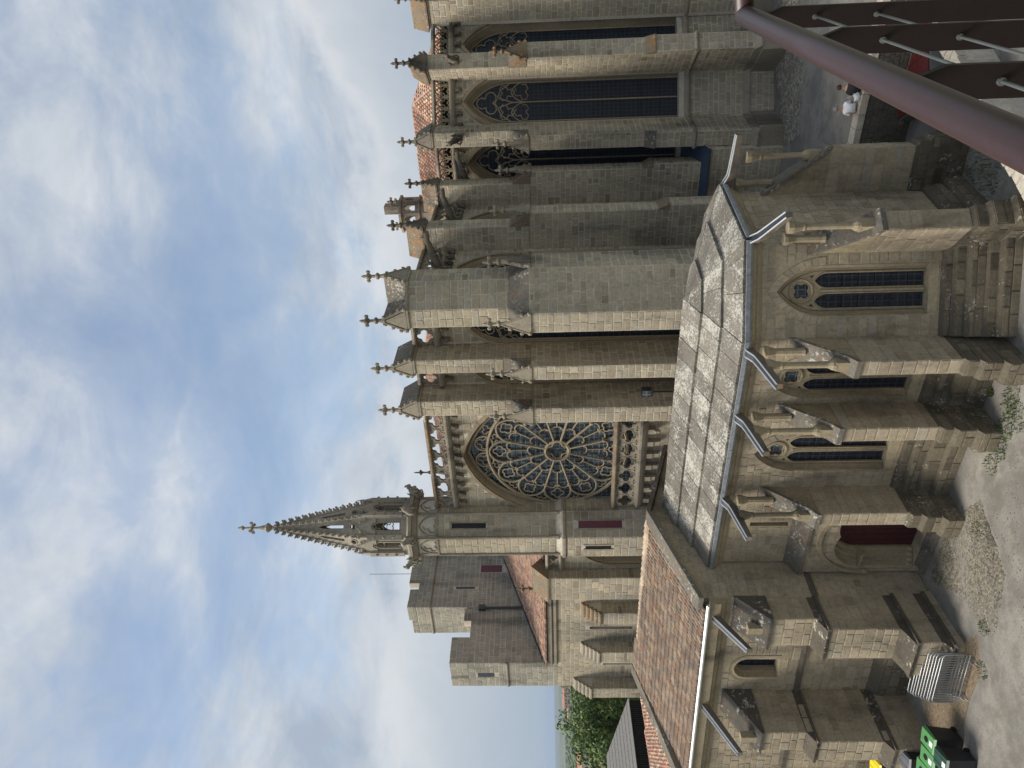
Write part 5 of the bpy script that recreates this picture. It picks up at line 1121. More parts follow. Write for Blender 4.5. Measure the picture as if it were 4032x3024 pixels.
# wheelie bins
def make_bin(name, w, d, h, bodyc, lidc, hole, label, loc, rz, sticker=True, group='wheeled bins by the tiled chapel'):
    t = thing(name, label, 'bin', (0, 0, 0), group); mb = MB(); b0, b1 = 0.78, 1.0
    P = [(sx*w/2*k, sy*d/2*k, z) for z, k in ((0.08, b0), (h, b1)) for sx, sy in ((-1, -1), (1, -1), (1, 1), (-1, 1))]
    mb.add(P, [(0, 1, 5, 4), (1, 2, 6, 5), (2, 3, 7, 6), (3, 0, 4, 7), (3, 2, 1, 0), (4, 5, 6, 7)]); f = Fr((0, 0), (1, 0)); fbox(mb, f, -w/2-0.025, w/2+0.025, -d/2-0.025, d/2+0.025, h-0.05, h)
    mb.build('body', bodyc, t)
    lid = MB(); P = [(-w/2-0.03, -d/2-0.04, h+0.01), (w/2+0.03, -d/2-0.04, h+0.01), (w/2+0.03, d/2+0.03, h+0.01), (-w/2-0.03, d/2+0.03, h+0.01), (-w/2, -d/2+0.02, h+0.07), (w/2, -d/2+0.02, h+0.07), (w/2-0.02, d/2, h+0.13), (-w/2+0.02, d/2, h+0.13)]
    lid.add(P, [(0, 1, 5, 4), (1, 2, 6, 5), (2, 3, 7, 6), (3, 0, 4, 7), (4, 5, 6, 7), (3, 2, 1, 0)])
    for s in (-0.25, 0.25): lid.add([(s*w-0.04, -d/2+0.04, h+0.085), (s*w+0.04, -d/2+0.04, h+0.085), (s*w+0.04, d/2-0.03, h+0.145), (s*w-0.04, d/2-0.03, h+0.145)], [(0, 1, 2, 3)]) if not hole else None
    lo = lid.build('lid', lidc, t)
    sl = 0.06/(d-0.02); zl = lambda y: h+0.1+y*sl
    if hole:
        q = MB(); q.add([(0.09*math.cos(a*.5236), 0.06+0.09*math.sin(a*.5236), zl(0.06+0.09*math.sin(a*.5236))+0.012) for a in range(12)], [tuple(range(12))]); tube(q, [(0.1*math.cos(a*.5236), 0.06+0.1*math.sin(a*.5236), zl(0.06+0.1*math.sin(a*.5236))+0.006) for a in range(12)], 0.012, 4, True); q.build('deposit_hole', M['iron'], lo)
    if sticker:
        q = MB(); q.add([(-0.1, -d/2+0.06, zl(-d/2+0.06)+0.008), (0.1, -d/2+0.06, zl(-d/2+0.06)+0.008), (0.1, -d/2+0.24, zl(-d/2+0.24)+0.008), (-0.1, -d/2+0.24, zl(-d/2+0.24)+0.008)], [(0, 1, 2, 3)]); q.build('sticker', plain('white_sticker', (0.7, 0.72, 0.72), 0.5), lo)
    q = MB(); tube(q, [(-w/2*0.8, d/2+0.02, h-0.06), (-w/2*0.8, d/2+0.09, h-0.04), (w/2*0.8, d/2+0.09, h-0.04), (w/2*0.8, d/2+0.02, h-0.06)], 0.014, 6); q.build('handle', bodyc, t)
    for s in (-1, 1):
        q = MB(); V = [(s*(w/2*0.8)+o_, d/2*0.72+0.1*math.cos(a*.5236), 0.1+0.1*math.sin(a*.5236)) for o_ in (-0.025, 0.025) for a in range(12)]; q.add(V, [(a, (a+1) % 12, 12+(a+1) % 12, 12+a) for a in range(12)]+[tuple(range(12)), tuple(range(23, 11, -1))]); q.build('wheel', M['iron'], t)
    t.location = loc; t.rotation_euler = (0, 0, rz); return t
blk = plain('black_plastic', (0.014, 0.015, 0.017), 0.45, 0, 0.2); grn = plain('bright_green_lid', (0.07, 0.23, 0.075), 0.45, 0, 0.12); gry = plain('grey_lid', (0.11, 0.115, 0.13), 0.5, 0, 0.15); yel = plain('yellow_lid', (0.75, 0.62, 0.025), 0.42, 0, 0.1); dgr = plain('dark_green_lid', (0.015, 0.06, 0.04), 0.45)
def bl(x, y): p = Q(x, y, Z=-0.72); return (p.x, p.y, -1.785)
make_bin('glass_bin', 0.62, 0.72, 1.0, blk, grn, True, 'black bin with a bright green holed lid, nearest the stacked barriers', bl(3655, 2915), 0.35)
make_bin('glass_bin', 0.62, 0.72, 1.0, blk, grn, True, 'black bin with a bright green holed lid, middle of the three green ones', bl(3652, 2985), 0.4)
make_bin('glass_bin', 0.62, 0.72, 1.0, blk, grn, True, 'black bin with a bright green holed lid, cut by the picture edge', bl(3635, 3035), 0.4)
make_bin('wheelie_bin', 0.6, 0.7, 1.0, blk, dgr, False, 'black bin with a dark green lid in front of the bright green ones', bl(3705, 2998), 0.4)
make_bin('wheelie_bin', 0.62, 0.75, 1.0, blk, gry, False, 'black bin with a ribbed grey lid beside the green lids', bl(3560, 2995), 0.45, False)
make_bin('wheelie_bin', 0.62, 0.75, 1.0, blk, gry, False, 'black bin with a grey lid beside the yellow lids', bl(3510, 3010), 0.45, False)
make_bin('recycling_bin', 0.62, 0.75, 1.08, blk, yel, False, 'recycling bin with a yellow stickered lid against the stepped buttress', bl(3475, 2965), 0.5)
make_bin('recycling_bin', 0.62, 0.75, 1.08, blk, yel, False, 'recycling bin with a yellow lid at the picture edge', bl(3455, 3020), 0.5, False)
# floodlight on a short pole above the slab roof
fl = Q(2545, 1543, Y=24.2); t = thing('floodlight', 'black floodlight on a thin pole rising behind the slab roof ridge', 'floodlight', (fl.x, fl.y, 7.2))
mb = MB(); tube(mb, [(fl.x, fl.y, 7.1), (fl.x, fl.y, fl.z-0.25)], 0.035, 6); mb.build('pole', M['iron'], t)
mb = MB(); f = Fr((fl.x, fl.y), (fl.x+1, fl.y)); fbox(mb, f, -0.16, 0.16, -0.14, 0.12, fl.z-0.2, fl.z+0.2); tube(mb, [f.p(-0.2, 0, fl.z-0.26), f.p(-0.2, 0, fl.z+0.05)], 0.015, 4); tube(mb, [f.p(0.2, 0, fl.z-0.26), f.p(0.2, 0, fl.z+0.05)], 0.015, 4); tube(mb, [f.p(-0.2, 0, fl.z-0.26), f.p(0.2, 0, fl.z-0.26)], 0.02, 4); mb.build('lamp_head', M['iron'], t)
mb = MB(); fbox(mb, f, -0.13, 0.13, 0.12, 0.13, fl.z-0.17, fl.z+0.17); mb.build('lamp_glass', M['glass_blue'], t)
# red platform below the rampart
pr = Q(3590, 255, Z=-1.2); t = thing('stage_platform', 'dark red panelled platform on the ground beyond the railing posts', 'platform', (pr.x, pr.y, -1.8))
f = Fr((pr.x, pr.y), (pr.x+0.82, pr.y+0.57)); redm = plain('red_panel', (0.1, 0.012, 0.011), 0.6, 0, 0.35)
for i in range(4):
    for j in range(3): mb = MB(); fbox(mb, f, -1.6+i*0.8, -0.82+i*0.8, -1.1+j*0.75, -0.37+j*0.75, -1.25, -1.2); mb.build('panel', redm, t)
mb = MB(); fbox(mb, f, -1.65, 1.65, -1.15, 1.2, -1.8, -1.26); mb.build('frame', plain('grey_frame', (0.12, 0.13, 0.13), 0.6), t)

# ================================================================== RAILING BY THE CAMERA
rail = thing('railing', 'brown painted steel railing with round handrail, flat posts and tension cables', 'railing', (-0.25, 1.6, 10.7))
paint = plain('brown_paint', (0.04, 0.019, 0.018), 0.4, 0.0, 0.1, 60, 0.5); paint2 = plain('dark_brown_paint', (0.013, 0.0085, 0.0085), 0.5, 0.0, 0.1, 60, 0.25); HZ = 11.85
mb = MB(); tube(mb, [(-0.25, 0.1, HZ), (-0.28, 0.86, HZ), (-0.31, 1.55, HZ), (-0.338, 2.2, HZ)], 0.0255, 24); tube(mb, [(-0.338, 2.2, HZ), (0.35, 2.75, HZ), (1.4, 3.6, HZ)], 0.0255, 24); blob(mb, (-0.338, 2.2, HZ), 0.0258, 0.0258, 0.0258); mb.build('handrail', paint, rail, True)
cabm = plain('wire_rope', (0.11, 0.118, 0.116), 0.5, 0.3)
POSTS = [(-0.335, 2.13), (-0.315, 1.69), (-0.295, 1.23), (-0.275, 0.77)]
for x, y in POSTS:
    mb = MB(); w, th_ = 0.026, 0.006
    V = [(x-w, y-th_, 10.6), (x+w, y-th_, 10.6), (x+w, y-th_, HZ-0.075), (x+w*0.2, y-th_, HZ-0.022), (x-w*0.5, y-th_, HZ-0.022), (x-w, y-th_, HZ-0.05)]; V += [(a, b+2*th_, c) for a, b, c in V]
    mb.add(V, [(0, 1, 2, 3, 4, 5), (11, 10, 9, 8, 7, 6)]+[(i, 6+i, 6+(i+1) % 6, (i+1) % 6) for i in range(6)]); po_ = mb.build('post', paint2, rail)
    for z in (11.69, 11.535):
        q = MB(); tube(q, [(x, y-0.012, z), (x, y+0.012, z)], 0.0065, 10); q.build('cable_fitting', cabm, po_)
for z in (11.69, 11.535):
    mb = MB(); tube(mb, [(POSTS[0][0], POSTS[0][1]+0.03, z), (POSTS[1][0], POSTS[1][1], z), (POSTS[2][0], POSTS[2][1], z), (POSTS[3][0], POSTS[3][1], z)], 0.003, 8); mb.build('cable', cabm, rail, True)
mb = MB(); fbox(mb, Fr((0, 0), (0, 1)), 0.0, 2.4, -0.15, 1.2, 10.62, 10.66) if False else fbox(mb, Fr((-0.05, 0.3), (0.95, 0.3)), -0.2, 1.4, -1.9, 0.5, 10.6, 10.65); dk = mb.build('deck', paint, rail)
for i in range(6):
    for j in range(5): q = MB(); fbox(q, Fr((0.05+0.06*i, 1.0), (0.05+0.06*i+1, 1.0)), 0, 0.02, -1.1+0.2*j, -1.1+0.2*j+0.12, 10.651, 10.655); q.build('slot', M['zinc'], dk)
# low pale wall on the ground beyond the railing
ra, rb = Q(3735, 150, Z=-0.6), Q(4105, 790, Z=-0.6); rt = thing('low_wall', 'low wall of pale rough stones on the ground beyond the railing', 'wall', ((ra.x+rb.x)/2, (ra.y+rb.y)/2, -1.8))
f = Fr((rb.x, rb.y), (ra.x, ra.y)); mb = MB(); fbox(mb, f, -1, f.L+1, -0.42, -0.05, -1.8, -0.72); mb.build('wall_core', M['mortar_ch'], rt)
x = -1.0
while x < f.L+1:
    w = random.uniform(0.3, 0.6); q = MB(); h_ = -0.55+random.uniform(-0.06, 0.06); fbox(q, f, x+0.02, x+w-0.02, -0.47, 0+random.uniform(-.03, .03), -0.75, h_); q.build('coping_stone', M['palestone'], rt); x += w

# ================================================================== PEOPLE
def person(label, loc, rz, shirt, legs, skin, hairc, lean=0.1, arm=0):
    hip = 0.0
    J = {'pel': (0, 0, 0.1), 'sp1': (0, 0.0, 0.28), 'sp2': (0, 0.03+lean*0.3, 0.45), 'nk': (0, 0.03+lean, 0.6), 'hd0': (0, 0.05+lean, 0.68), 'hd1': (0, 0.07+lean*1.1, 0.79)}
    V = []; Ed = []; Rd = []; idx = {}
    def add(n, p, r, par=None):
        idx[n] = len(V); V.append(p); Rd.append(r)
        if par is not None: Ed.append((idx[par], idx[n]))
    add('pel', J['pel'], (0.165, 0.125)); add('sp1', J['sp1'], (0.15, 0.115), 'pel'); add('sp2', J['sp2'], (0.175, 0.115), 'sp1'); add('nk', J['nk'], (0.06, 0.06), 'sp2'); add('hd0', J['hd0'], (0.075, 0.085), 'nk'); add('hd1', J['hd1'], (0.08, 0.095), 'hd0'); add('hd2', (0, 0.07+lean*1.1, 0.87), (0.055, 0.065), 'hd1')
    for s in (-1, 1):
        n = 'l' if s < 0 else 'r'
        add('th'+n, (s*0.1, 0.12, 0.09), (0.09, 0.09), 'pel'); add('kn'+n, (s*0.13, 0.46, 0.07), (0.062, 0.065), 'th'+n); add('an'+n, (s*0.13, 0.44, -0.36), (0.042, 0.045), 'kn'+n); add('to'+n, (s*0.14, 0.6, -0.41), (0.035, 0.04), 'an'+n)
        add('sh'+n, (s*0.19, 0.03+lean*0.6, 0.5), (0.062, 0.062), 'sp2'); add('el'+n, (s*0.26, 0.08, 0.26), (0.045, 0.045), 'sh'+n); add('wr'+n, (s*0.2, 0.27, 0.16), (0.03, 0.03), 'el'+n); add('pa'+n, (s*0.18, 0.33, 0.14), (0.034, 0.022), 'wr'+n)
        for k in range(4): add('f%d%s' % (k, n), (s*(0.15+0.02*k), 0.385, 0.13), (0.009, 0.009), 'pa'+n); add('g%d%s' % (k, n), (s*(0.148+0.02*k), 0.41+0.006*(1 if k in (1, 2) else 0), 0.105), (0.008, 0.008), 'f%d%s' % (k, n))
        add('t'+n, (s*0.135, 0.33, 0.15), (0.01, 0.01), 'pa'+n); add('u'+n, (s*0.12, 0.36, 0.13), (0.008, 0.008), 't'+n)
    me = bpy.data.meshes.new('body'); me.from_pydata(V, Ed, []); ob = bpy.data.objects.new('person', me); col.objects.link(ob)
    sk = ob.modifiers.new('skin', 'SKIN'); sk.use_smooth_shade = True
    for i, d in enumerate(me.skin_vertices[0].data): d.radius = Rd[i]; d.use_root = (i == 0)
    sb = ob.modifiers.new('sub', 'SUBSURF'); sb.levels = 2; sb.render_levels = 2
    dg = bpy.context.evaluated_depsgraph_get(); m2 = bpy.data.meshes.new_from_object(ob.evaluated_get(dg)); ob.modifiers.clear(); ob.data = m2
    for m in (shirt, legs, skin): m2.materials.append(m)
    for p in m2.polygons:
        c = p.center; p.use_smooth = True
        if c.z > 0.585: i = 2
        elif c.z > 0.13 and c.y < 0.18 and (abs(c.x) < 0.2 or c.z > 0.33): i = 0
        elif abs(c.x) > 0.14 and c.z > 0.12 and c.y > 0.0: i = 2
        elif c.z > -0.02 or (c.z > -0.1 and c.y > 0.3): i = 1
        else: i = 2
        p.material_index = i
    hb = MB(); hy = 0.07+lean*1.1
    for a in range(12):
        for e in range(4):
            an, el = 2*math.pi*a/12, 0.15+0.42*e
            if math.sin(an)*math.cos(el) > 0.55 and el < 0.7: continue
            blob(hb, (0.078*math.cos(an)*math.cos(el), hy-0.012+0.092*math.sin(an)*math.cos(el), 0.8+0.1*math.sin(el)), 0.03, 0.03, 0.03, 0.5, 0.3)
    ROOT[ob.name] = Vector((0, 0, 0)); h = hb.build('hair', hairc, ob, True)
    fm = MB(); blob(fm, (0, hy+0.1, 0.775), 0.014, 0.02, 0.022)
    for s in (-1, 1): blob(fm, (s*0.086, hy, 0.775), 0.012, 0.02, 0.03)
    fm.build('nose_and_ears', skin, ob, True); em = MB()
    for s in (-1, 1): blob(em, (s*0.032, hy+0.09, 0.8), 0.011, 0.008, 0.008)
    fbox(em, Fr((0, hy+0.088), (1, hy+0.088)), -0.022, 0.022, -0.008, 0.004, 0.728, 0.735); em.build('eyes_and_mouth', M['iron'], ob)
    ob.location = loc; ob.rotation_euler = (0, 0, rz); tag(ob, label, 'person', 'people sitting on the coping'); return ob
skinm = plain('skin', (0.42, 0.25, 0.17), 0.55, 0, 0.1); white = plain('white_cotton', (0.78, 0.78, 0.8), 0.85, 0, 0.05); khaki = plain('khaki_cloth', (0.26, 0.19, 0.12), 0.9, 0, 0.1); blackc = plain('black_cloth', (0.012, 0.012, 0.015), 0.85); greyh = plain('grey_hair', (0.22, 0.22, 0.22), 0.7); dark = plain('dark_hair', (0.03, 0.018, 0.012), 0.6)
pw = Q(3400, 440, Z=0.26); person('person in a loose white shirt and khaki trousers sitting on the wall coping', (pw.x, 29.66, 0.2), 0.35, white, khaki, skinm, greyh, 0.1)
pw2 = Q(3395, 352, Z=0.26); person('person in a black top half hidden behind the handrail', (pw2.x, 29.66, 0.2), -0.2, blackc, blackc, skinm, dark, 0.14)
bg = MB(); b_ = Q(3395, 392, Z=0.3); blob(bg, (b_.x, 29.64, 0.36), 0.17, 0.1, 0.11, 0.5, 0.35); blob(bg, (b_.x+0.08, 29.66, 0.42), 0.09, 0.07, 0.12, 0.5, 0.4); tube(bg, [(b_.x-0.08, 29.64, 0.55), (b_.x, 29.64, 0.75), (b_.x+0.08, 29.64, 0.55)], 0.012, 5); o = bg.build('cloth_bag', plain('pale_blue_cloth', (0.62, 0.67, 0.72), 0.9, 0, 0.08), None, True, None, (b_.x, 29.64, 0.25)); tag(o, 'pale blue cloth bag lying on the coping beside the seated people', 'bag')

# ================================================================== WEST OF THE CHURCH: shed, annexe, trees, town
A_, B_ = Q(2474, 2756, D=44), Q(2510, 3040, D=40.2); zt_ = (A_.z+B_.z)/2; sh = thing('timber_shed', 'black slatted timber building with a grey shingle roof beyond the tiled chapel', 'shed', (A_.x, A_.y, -1.8))
f = Fr((B_.x-6*0.1, B_.y-6*0.1), (A_.x, A_.y)); f = Fr((B_.x, B_.y), (A_.x, A_.y)); mb = MB(); fbox(mb, f, -8, f.L, -5, -0.06, -1.8, zt_); mb.build('wall', M['iron'], sh)
mb = MB(); s = -8.0
while s < f.L: fbox(mb, f, s, s+0.07, -0.06, 0.0, 0, zt_); s += 0.13
mb.build('slats', plain('black_timber', (0.018, 0.018, 0.02), 0.7), sh, False, 'stuff')
mb = MB(); P = [f.p(-8, 0.15, zt_), f.p(f.L+0.1, 0.15, zt_), f.p(f.L-1.5, -3.2, zt_+1.35), f.p(-8, -3.2, zt_+1.35), f.p(f.L+0.1, -6.4, zt_), f.p(-8, -6.4, zt_)]; mb.add(P, [(0, 1, 2, 3), (1, 4, 2), (3, 2, 4, 5)]); ro = mb.build('roof', plain('grey_shingle', (0.2, 0.195, 0.185), 0.95, 0, 0.3, 12), sh)
mb = MB()
for r in range(9):
    t0 = r/9; a = Vector(P[0]).lerp(Vector(P[3]), t0); b = Vector(P[1]).lerp(Vector(P[2]), t0); tube(mb, [a+Vector((0, 0, -.005)), b+Vector((0, 0, -.005))], 0.02, 4)
mb.build('shingle_courses', plain('grey_shingle_edge', (0.19, 0.185, 0.175), 0.95, 0, 0.35, 14), ro, False, 'stuff')
an = thing('annexe', 'low annexe under a red-tiled roof between the tiled chapel and the black shed', 'building', (-38, 22, -1.8))
p1_, p2_, p3_ = Q(2531, 2741, D=41.5), Q(2560, 3060, D=38.5), Q(2668, 3060, D=33.2); p0_ = Q(2545, 2741, D=37.5)
p0_ = Vector((wx-0.3, 20.6, 6.95)); mb = MB(); R4 = [p3_, p0_, p1_, p2_]; mb.add([tuple(p) for p in R4], [(0, 1, 2, 3)]); ar_ = mb.build('roof', M['tilebed'], an); tm = MB()
for t in tile_field(p3_, p0_, R4, 0.2, 0.34): tile_mesh(tm, *t, 0.195, 0.42, random.random())
tm.build('roof_tiles', M['tile_red'], ar_, False, 'stuff')
mb = MB(); fq = [(p3_.x, p3_.y), (p0_.x, p0_.y), (p1_.x, p1_.y), (p2_.x, p2_.y)]; prism(mb, fq, -1.8, min(p.z for p in R4)-0.25); mb.build('wall', M['mortar_sa'], an)
leafm = []
for nm, c0_, c1_ in (('tree_leaves', (0.04, 0.085, 0.018), (0.16, 0.235, 0.05)), ('far_leaves', (0.035, 0.06, 0.02), (0.09, 0.13, 0.045))):
    m, nt, b = new_mat(nm); c = ramp(nt, tint_src(nt, 'attr'), [(0, c0_), (1, c1_)]); nt.links.new(c, b.inputs['Base Color']); b.inputs['Roughness'].default_value = 0.7; b.inputs['Transmission Weight'].default_value = 0.0; leafm.append(m)
bark = plain('bark', (0.13, 0.105, 0.08), 0.95, 0, 0.35, 5)
def tree(label, base, H, rad, seed, n=2600, leaf=0.32, limbs=7, low=0.35, mat=0, group='trees beyond the nave'):
    rng = random.Random(seed); t = thing('tree', label, 'tree', base, group); mb = MB(); b = Vector(base)
    tube(mb, [b, b+Vector((rng.uniform(-.3, .3), rng.uniform(-.3, .3), H*0.3)), b+Vector((rng.uniform(-.6, .6), rng.uniform(-.6, .6), H*0.6)), b+Vector((rng.uniform(-.8, .8), rng.uniform(-.8, .8), H*0.88))], [H*0.03, H*0.024, H*0.015, H*0.006], 7)
    cl = []
    for i in range(limbs):
        a = 2*math.pi*i/limbs+rng.uniform(-.4, .4); z0 = H*(low-0.05+0.5*rng.random()); e = b+Vector((rad*0.75*math.cos(a), rad*0.75*math.sin(a), z0+H*rng.uniform(0.1, 0.28))); mid = b.lerp(e, 0.5)+Vector((0, 0, H*0.08)); mid.z = (b.z+z0+e.z)/2
        tube(mb, [b+Vector((0, 0, z0)), mid, e], [H*0.014, H*0.009, H*0.004], 5); cl += [(mid, rad*0.34), (e, rad*0.42)]
    mb.build('trunk', bark, t)
    for i in range(limbs*3):
        a = rng.uniform(0, 6.28); z = H*(low+(1-low)*rng.random()); rr = rad*math.sqrt(max(0.05, 1-((z/H-0.62)/0.44)**2))*rng.uniform(0.45, 0.98); cl.append((b+Vector((rr*math.cos(a), rr*math.sin(a), z)), rad*rng.uniform(0.2, 0.36)))
    lf = MB()
    for _ in range(n):
        c, r = rng.choice(cl); v = Vector((rng.gauss(0, 1), rng.gauss(0, 1), rng.gauss(0, 0.8))).normalized(); p = c+v*r*(rng.random()**0.33); s = leaf*rng.uniform(0.6, 1.3)
        nv = (v+Vector((rng.gauss(0, .5), rng.gauss(0, .5), rng.gauss(0, .5)+0.4))).normalized(); u = nv.orthogonal().normalized(); w = nv.cross(u); ang = rng.uniform(0, 6.28); u, w = u*math.cos(ang)+w*math.sin(ang), w*math.cos(ang)-u*math.sin(ang)
        lf.add([p-u*s, p+w*s*0.5, p+u*s, p-w*s*0.5], [(0, 1, 2, 3)], min(1, max(0, rng.gauss(0.45, 0.25))))
    lf.build('crown', leafm[mat], t); return t
def gpt(x, y, D, H):
    p = Q(x, y, D=D); return (p.x, p.y, p.z)
for (x, y, D, topx, lab, rad, seed) in ((2445, 2735, 62, 2250, 'leafy green tree touching the nave buttress, with slanting limbs', 2.4, 21), (2450, 2790, 66, 2252, 'tall leafy tree with a pale forked trunk behind the black shed', 2.7, 22), (2450, 2860, 64, 2268, 'rounded green tree in the middle of the group behind the shed', 2.6, 23), (2450, 2935, 60, 2240, 'dark green tree with layered crown near the picture edge', 2.5, 24), (2470, 3000, 57, 2330, 'low bushy tree at the picture edge above the grey roof', 2.0, 25)):
    pt = Q(x, y, D=D); top = Q(topx+34, y, D=D); zb = -1.8; H = top.z-zb; tree(lab, (pt.x, pt.y, zb), H, rad, seed, 4300, 0.18, 9, 0.42)
rng = random.Random(77)
hw = [plain('house_wall_%d' % i, c, 0.9, 0, 0.08) for i, c in enumerate(((0.62, 0.55, 0.44), (0.6, 0.42, 0.32), (0.68, 0.64, 0.57), (0.5, 0.44, 0.36)))]; hr = plain('house_roof', (0.36, 0.17, 0.11), 0.9, 0, 0.25, 0.5); hwn = plain('house_window', (0.03, 0.035, 0.045), 0.3)
def house(label, x, y, D, w, d, h, rz, wi, roofc=None, flat=False):
    p = Q(x, y, D=D); zt = p.z; z0 = hland(p.x, p.y)-1; h = max(h, 3); t = thing('house', label, 'house', (p.x, p.y, zt-h), 'houses of the lower town'); f = Fr((p.x, p.y), (p.x+math.cos(rz), p.y+math.sin(rz))); mb = MB(); fbox(mb, f, -w/2, w/2, -d/2, d/2, min(z0, zt-h), zt); mb.build('wall', hw[wi], t)
    mb = MB()
    if flat: fbox(mb, f, -w/2-.3, w/2+.3, -d/2-.3, d/2+.3, zt, zt+0.5)
    else: extr(mb, f, [(-d/2-.5, zt), (d/2+.5, zt), (0, zt+d*0.22)], -w/2-.4, w/2+.4)
    mb.build('roof', hr, t); k = max(2, int(w/3.2))
    for i in range(k):
        for j in range(max(1, int(h/3))):
            s = -w/2+(i+0.5)*w/k; z = zt-1.9-3*j
            if z < zt-h: continue
            mb = MB(); fbox(mb, f, s-0.55, s+0.55, d/2, d/2+0.06, z-0.75, z+0.75); mb.build('window', hwn, t)
HL = [(2222, 2745, 780, 20, 10, 8, 'long pink apartment block with an orange roof on the far ridge', 1, False), (2238, 2800, 900, 16, 9, 6, 'pale house on the far ridge beside the apartment block', 2, False), (2240, 2860, 1100, 22, 10, 6, 'white roofed building on the far ridge above the trees', 2, True), (2246, 2960, 1000, 18, 10, 5, 'low cream house on the far ridge near the picture edge', 0, False), (2300, 2835, 330, 9, 8, 5, 'small cream house with terracotta roof glimpsed between tree crowns', 0, False), (2330, 2905, 260, 9, 8, 5, 'pink house roof glimpsed behind the layered tree', 1, False), (2290, 3005, 300, 10, 8, 6, 'cream house with tiled roof at the picture edge', 0, False), (2335, 2985, 240, 11, 8, 6, 'grey blue flat-roofed building at the picture edge', 3, True), (2365, 3010, 190, 9, 7, 6, 'terracotta roofed house just above the grey shingle roof', 1, False), (2320, 2790, 280, 8, 8, 5, 'pale house glimpsed beside the nave buttress', 2, False)]
for x, y, D, w, d, h, lab, wi, fl_ in HL: house(lab, x, y, D, w, d, h, rng.uniform(0.2, 0.9), wi, None, fl_)
# woods on the far slopes
mb = MB(); rng = random.Random(31)
for _ in range(2600):
    y = rng.uniform(2640, 3040); D = rng.choice((rng.uniform(130, 500), rng.uniform(500, 1500))); p = Q(2200, y, D=D); z = hland(p.x, p.y); r = rng.uniform(1.8, 4.2); blob(mb, (p.x, p.y, z+r*0.6), r, r, r*rng.uniform(0.7, 1.1), rng.random(), 0.35)
o = mb.build('distant_woods', leafm[1], None, True, 'stuff'); o['label'] = 'hazy green woods on the slopes around the lower town'; o['category'] = 'woods'

# ================================================================== lay the stones
bpy.context.view_layer.update(); dg = bpy.context.evaluated_depsgraph_get()
STM = {'church': (basilica, 'ch'), 'tower': (basilica, 'tw'), 'chapel': (sac, 'sa'), 'romanesque': (til, 'sa'), 'base': (sac, 'base'), 'base_t': (til, 'base'), 'rubble': (rw, None)}
um = MB(); um.add([(-.5, -1, -.5), (.5, -1, -.5), (.5, -1, .5), (-.5, -1, .5), (-.47, 0, -.46), (.47, 0, -.46), (.47, 0, .46), (-.47, 0, .46)], [(7, 6, 5, 4), (0, 1, 5, 4), (1, 2, 6, 5), (2, 3, 7, 6), (3, 0, 4, 7)])
def stone_unit(mat):
    me = bpy.data.meshes.new('stone'); me.from_pydata([(-.5, -1, -.5), (.5, -1, -.5), (.5, -1, .5), (-.5, -1, .5), (-.475, 0, -.455), (.475, 0, -.455), (.475, 0, .455), (-.475, 0, .455)], [], [(4, 5, 6, 7), (0, 1, 5, 4), (1, 2, 6, 5), (2, 3, 7, 6), (3, 0, 4, 7)]); me.materials.append(mat); me.update(); return me
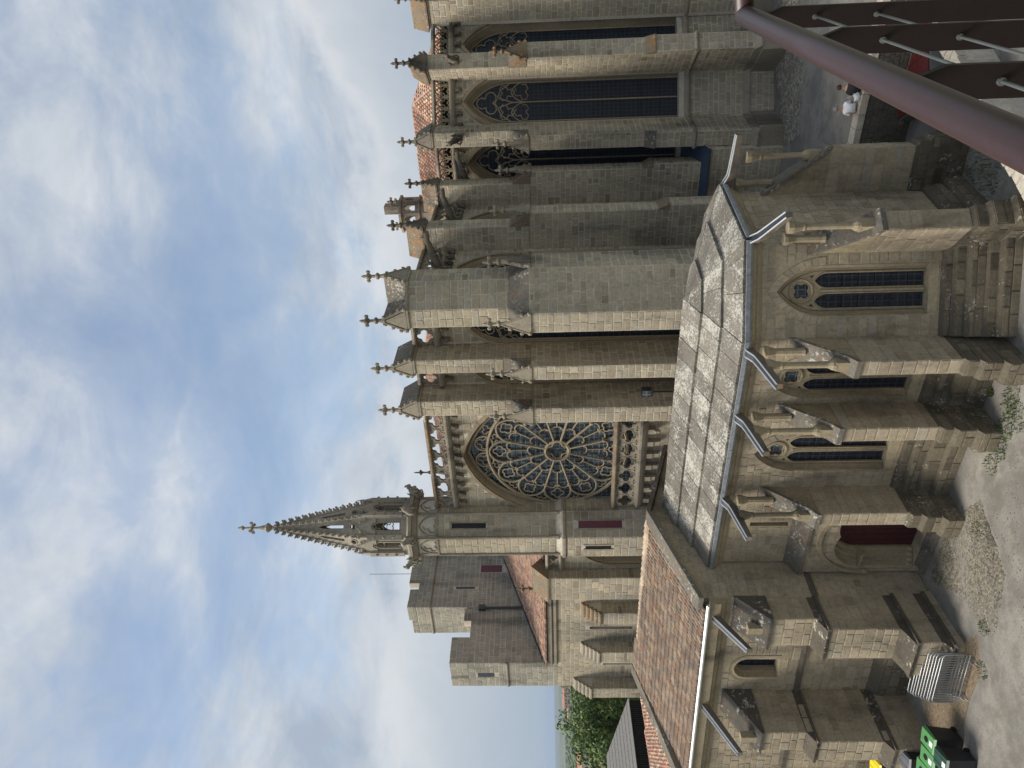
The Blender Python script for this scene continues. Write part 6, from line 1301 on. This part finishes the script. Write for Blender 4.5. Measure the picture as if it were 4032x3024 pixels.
for key, L in STONES.items():
    par, mk = STM[key]; cand = []
    for i, (f, s0, s1, z0, z1, n, pr_, tt) in enumerate(L):
        c = Vector(f.p((s0+s1)/2, n+pr_, (z0+z1)/2)); d = c-CAM; k = d.dot(C_F)
        nf = Vector((f.N.x, f.N.y, 0)); cs = -nf.dot(d)/d.length
        if k < 1 or cs < 0.08: continue
        u = d.dot(C_R)/k*F_PX; v = -d.dot(C_P)/k*F_PX
        if abs(u) > 1512 or abs(v) > 2016: continue
        cand.append(((s1-s0)*(z1-z0)*cs/(k*k), i))
    cand.sort(reverse=True); single = set()
    lim = 300 if key not in ('tower', 'base', 'base_t') else 0
    if key == 'church': lim = 300
    for a, i in cand:
        if len(single) >= lim: break
        f, s0, s1, z0, z1, n, pr_, tt = L[i]; c = Vector(f.p((s0+s1)/2, n+pr_+0.03, (z0+z1)/2)); d = CAM-c; dist = d.length
        hit = scene.ray_cast(dg, c, d.normalized(), distance=dist-3.0)
        if hit[0]: continue
        single.add(i)
    bm_ = MB(); amat = M['base_sa'] if mk == 'base' else (M[mk+'_a'] if mk else M['rubble']); unit = stone_unit(M[mk+'_o'] if mk in ('ch', 'sa', 'tw') else amat)
    for i, (f, s0, s1, z0, z1, n, pr_, tt) in enumerate(L):
        if i in single:
            o = bpy.data.objects.new('stone', unit); col.objects.link(o); o.parent = par
            N3 = Vector((f.N.x, f.N.y, 0)); R3 = Vector((f.R.x, f.R.y, 0)); m_ = Matrix(((R3*(s1-s0)), N3*(pr_+0.03), Vector((0, 0, z1-z0)))).transposed().to_4x4()
            m_.translation = Vector(f.p((s0+s1)/2, n+pr_, (z0+z1)/2))-root_loc(par); o.matrix_local = m_
        else:
            b_ = 0.012; j = [random.uniform(-0.012, 0.012) for _ in range(4)]
            bm_.add([f.p(s0, n-0.03, z0), f.p(s1, n-0.03, z0), f.p(s1, n-0.03, z1), f.p(s0, n-0.03, z1), f.p(s0+b_+abs(j[0]), n+pr_, z0+b_), f.p(s1-b_, n+pr_, z0+b_+abs(j[1])), f.p(s1-b_-abs(j[2]), n+pr_, z1-b_), f.p(s0+b_, n+pr_, z1-b_-abs(j[3]))], [(4, 5, 6, 7), (0, 1, 5, 4), (1, 2, 6, 5), (2, 3, 7, 6), (3, 0, 4, 7)], tt)
    bm_.build('stonework', amat, par, False, 'stuff')
    print('STONES', key, len(L), len(single))

# ================================================================== haze
HAZE = True
if HAZE:
    m = bpy.data.materials.new('haze_air'); m.use_nodes = True; nt = m.node_tree; nt.nodes.clear(); out = nt.nodes.new('ShaderNodeOutputMaterial'); v = nt.nodes.new('ShaderNodeVolumePrincipled'); v.inputs['Color'].default_value = (0.5, 0.63, 0.82, 1); v.inputs['Density'].default_value = 0.00011; v.inputs['Anisotropy'].default_value = 0.2; nt.links.new(v.outputs[0], out.inputs['Volume'])
    mb = MB(); fbox(mb, Fr((0, 0), (1, 0)), -13000, 13000, -13000, 13000, -90, 60); o = mb.build('haze', m, None, False, 'stuff'); o['label'] = 'pale bluish haze over the distant country'; o['category'] = 'haze'
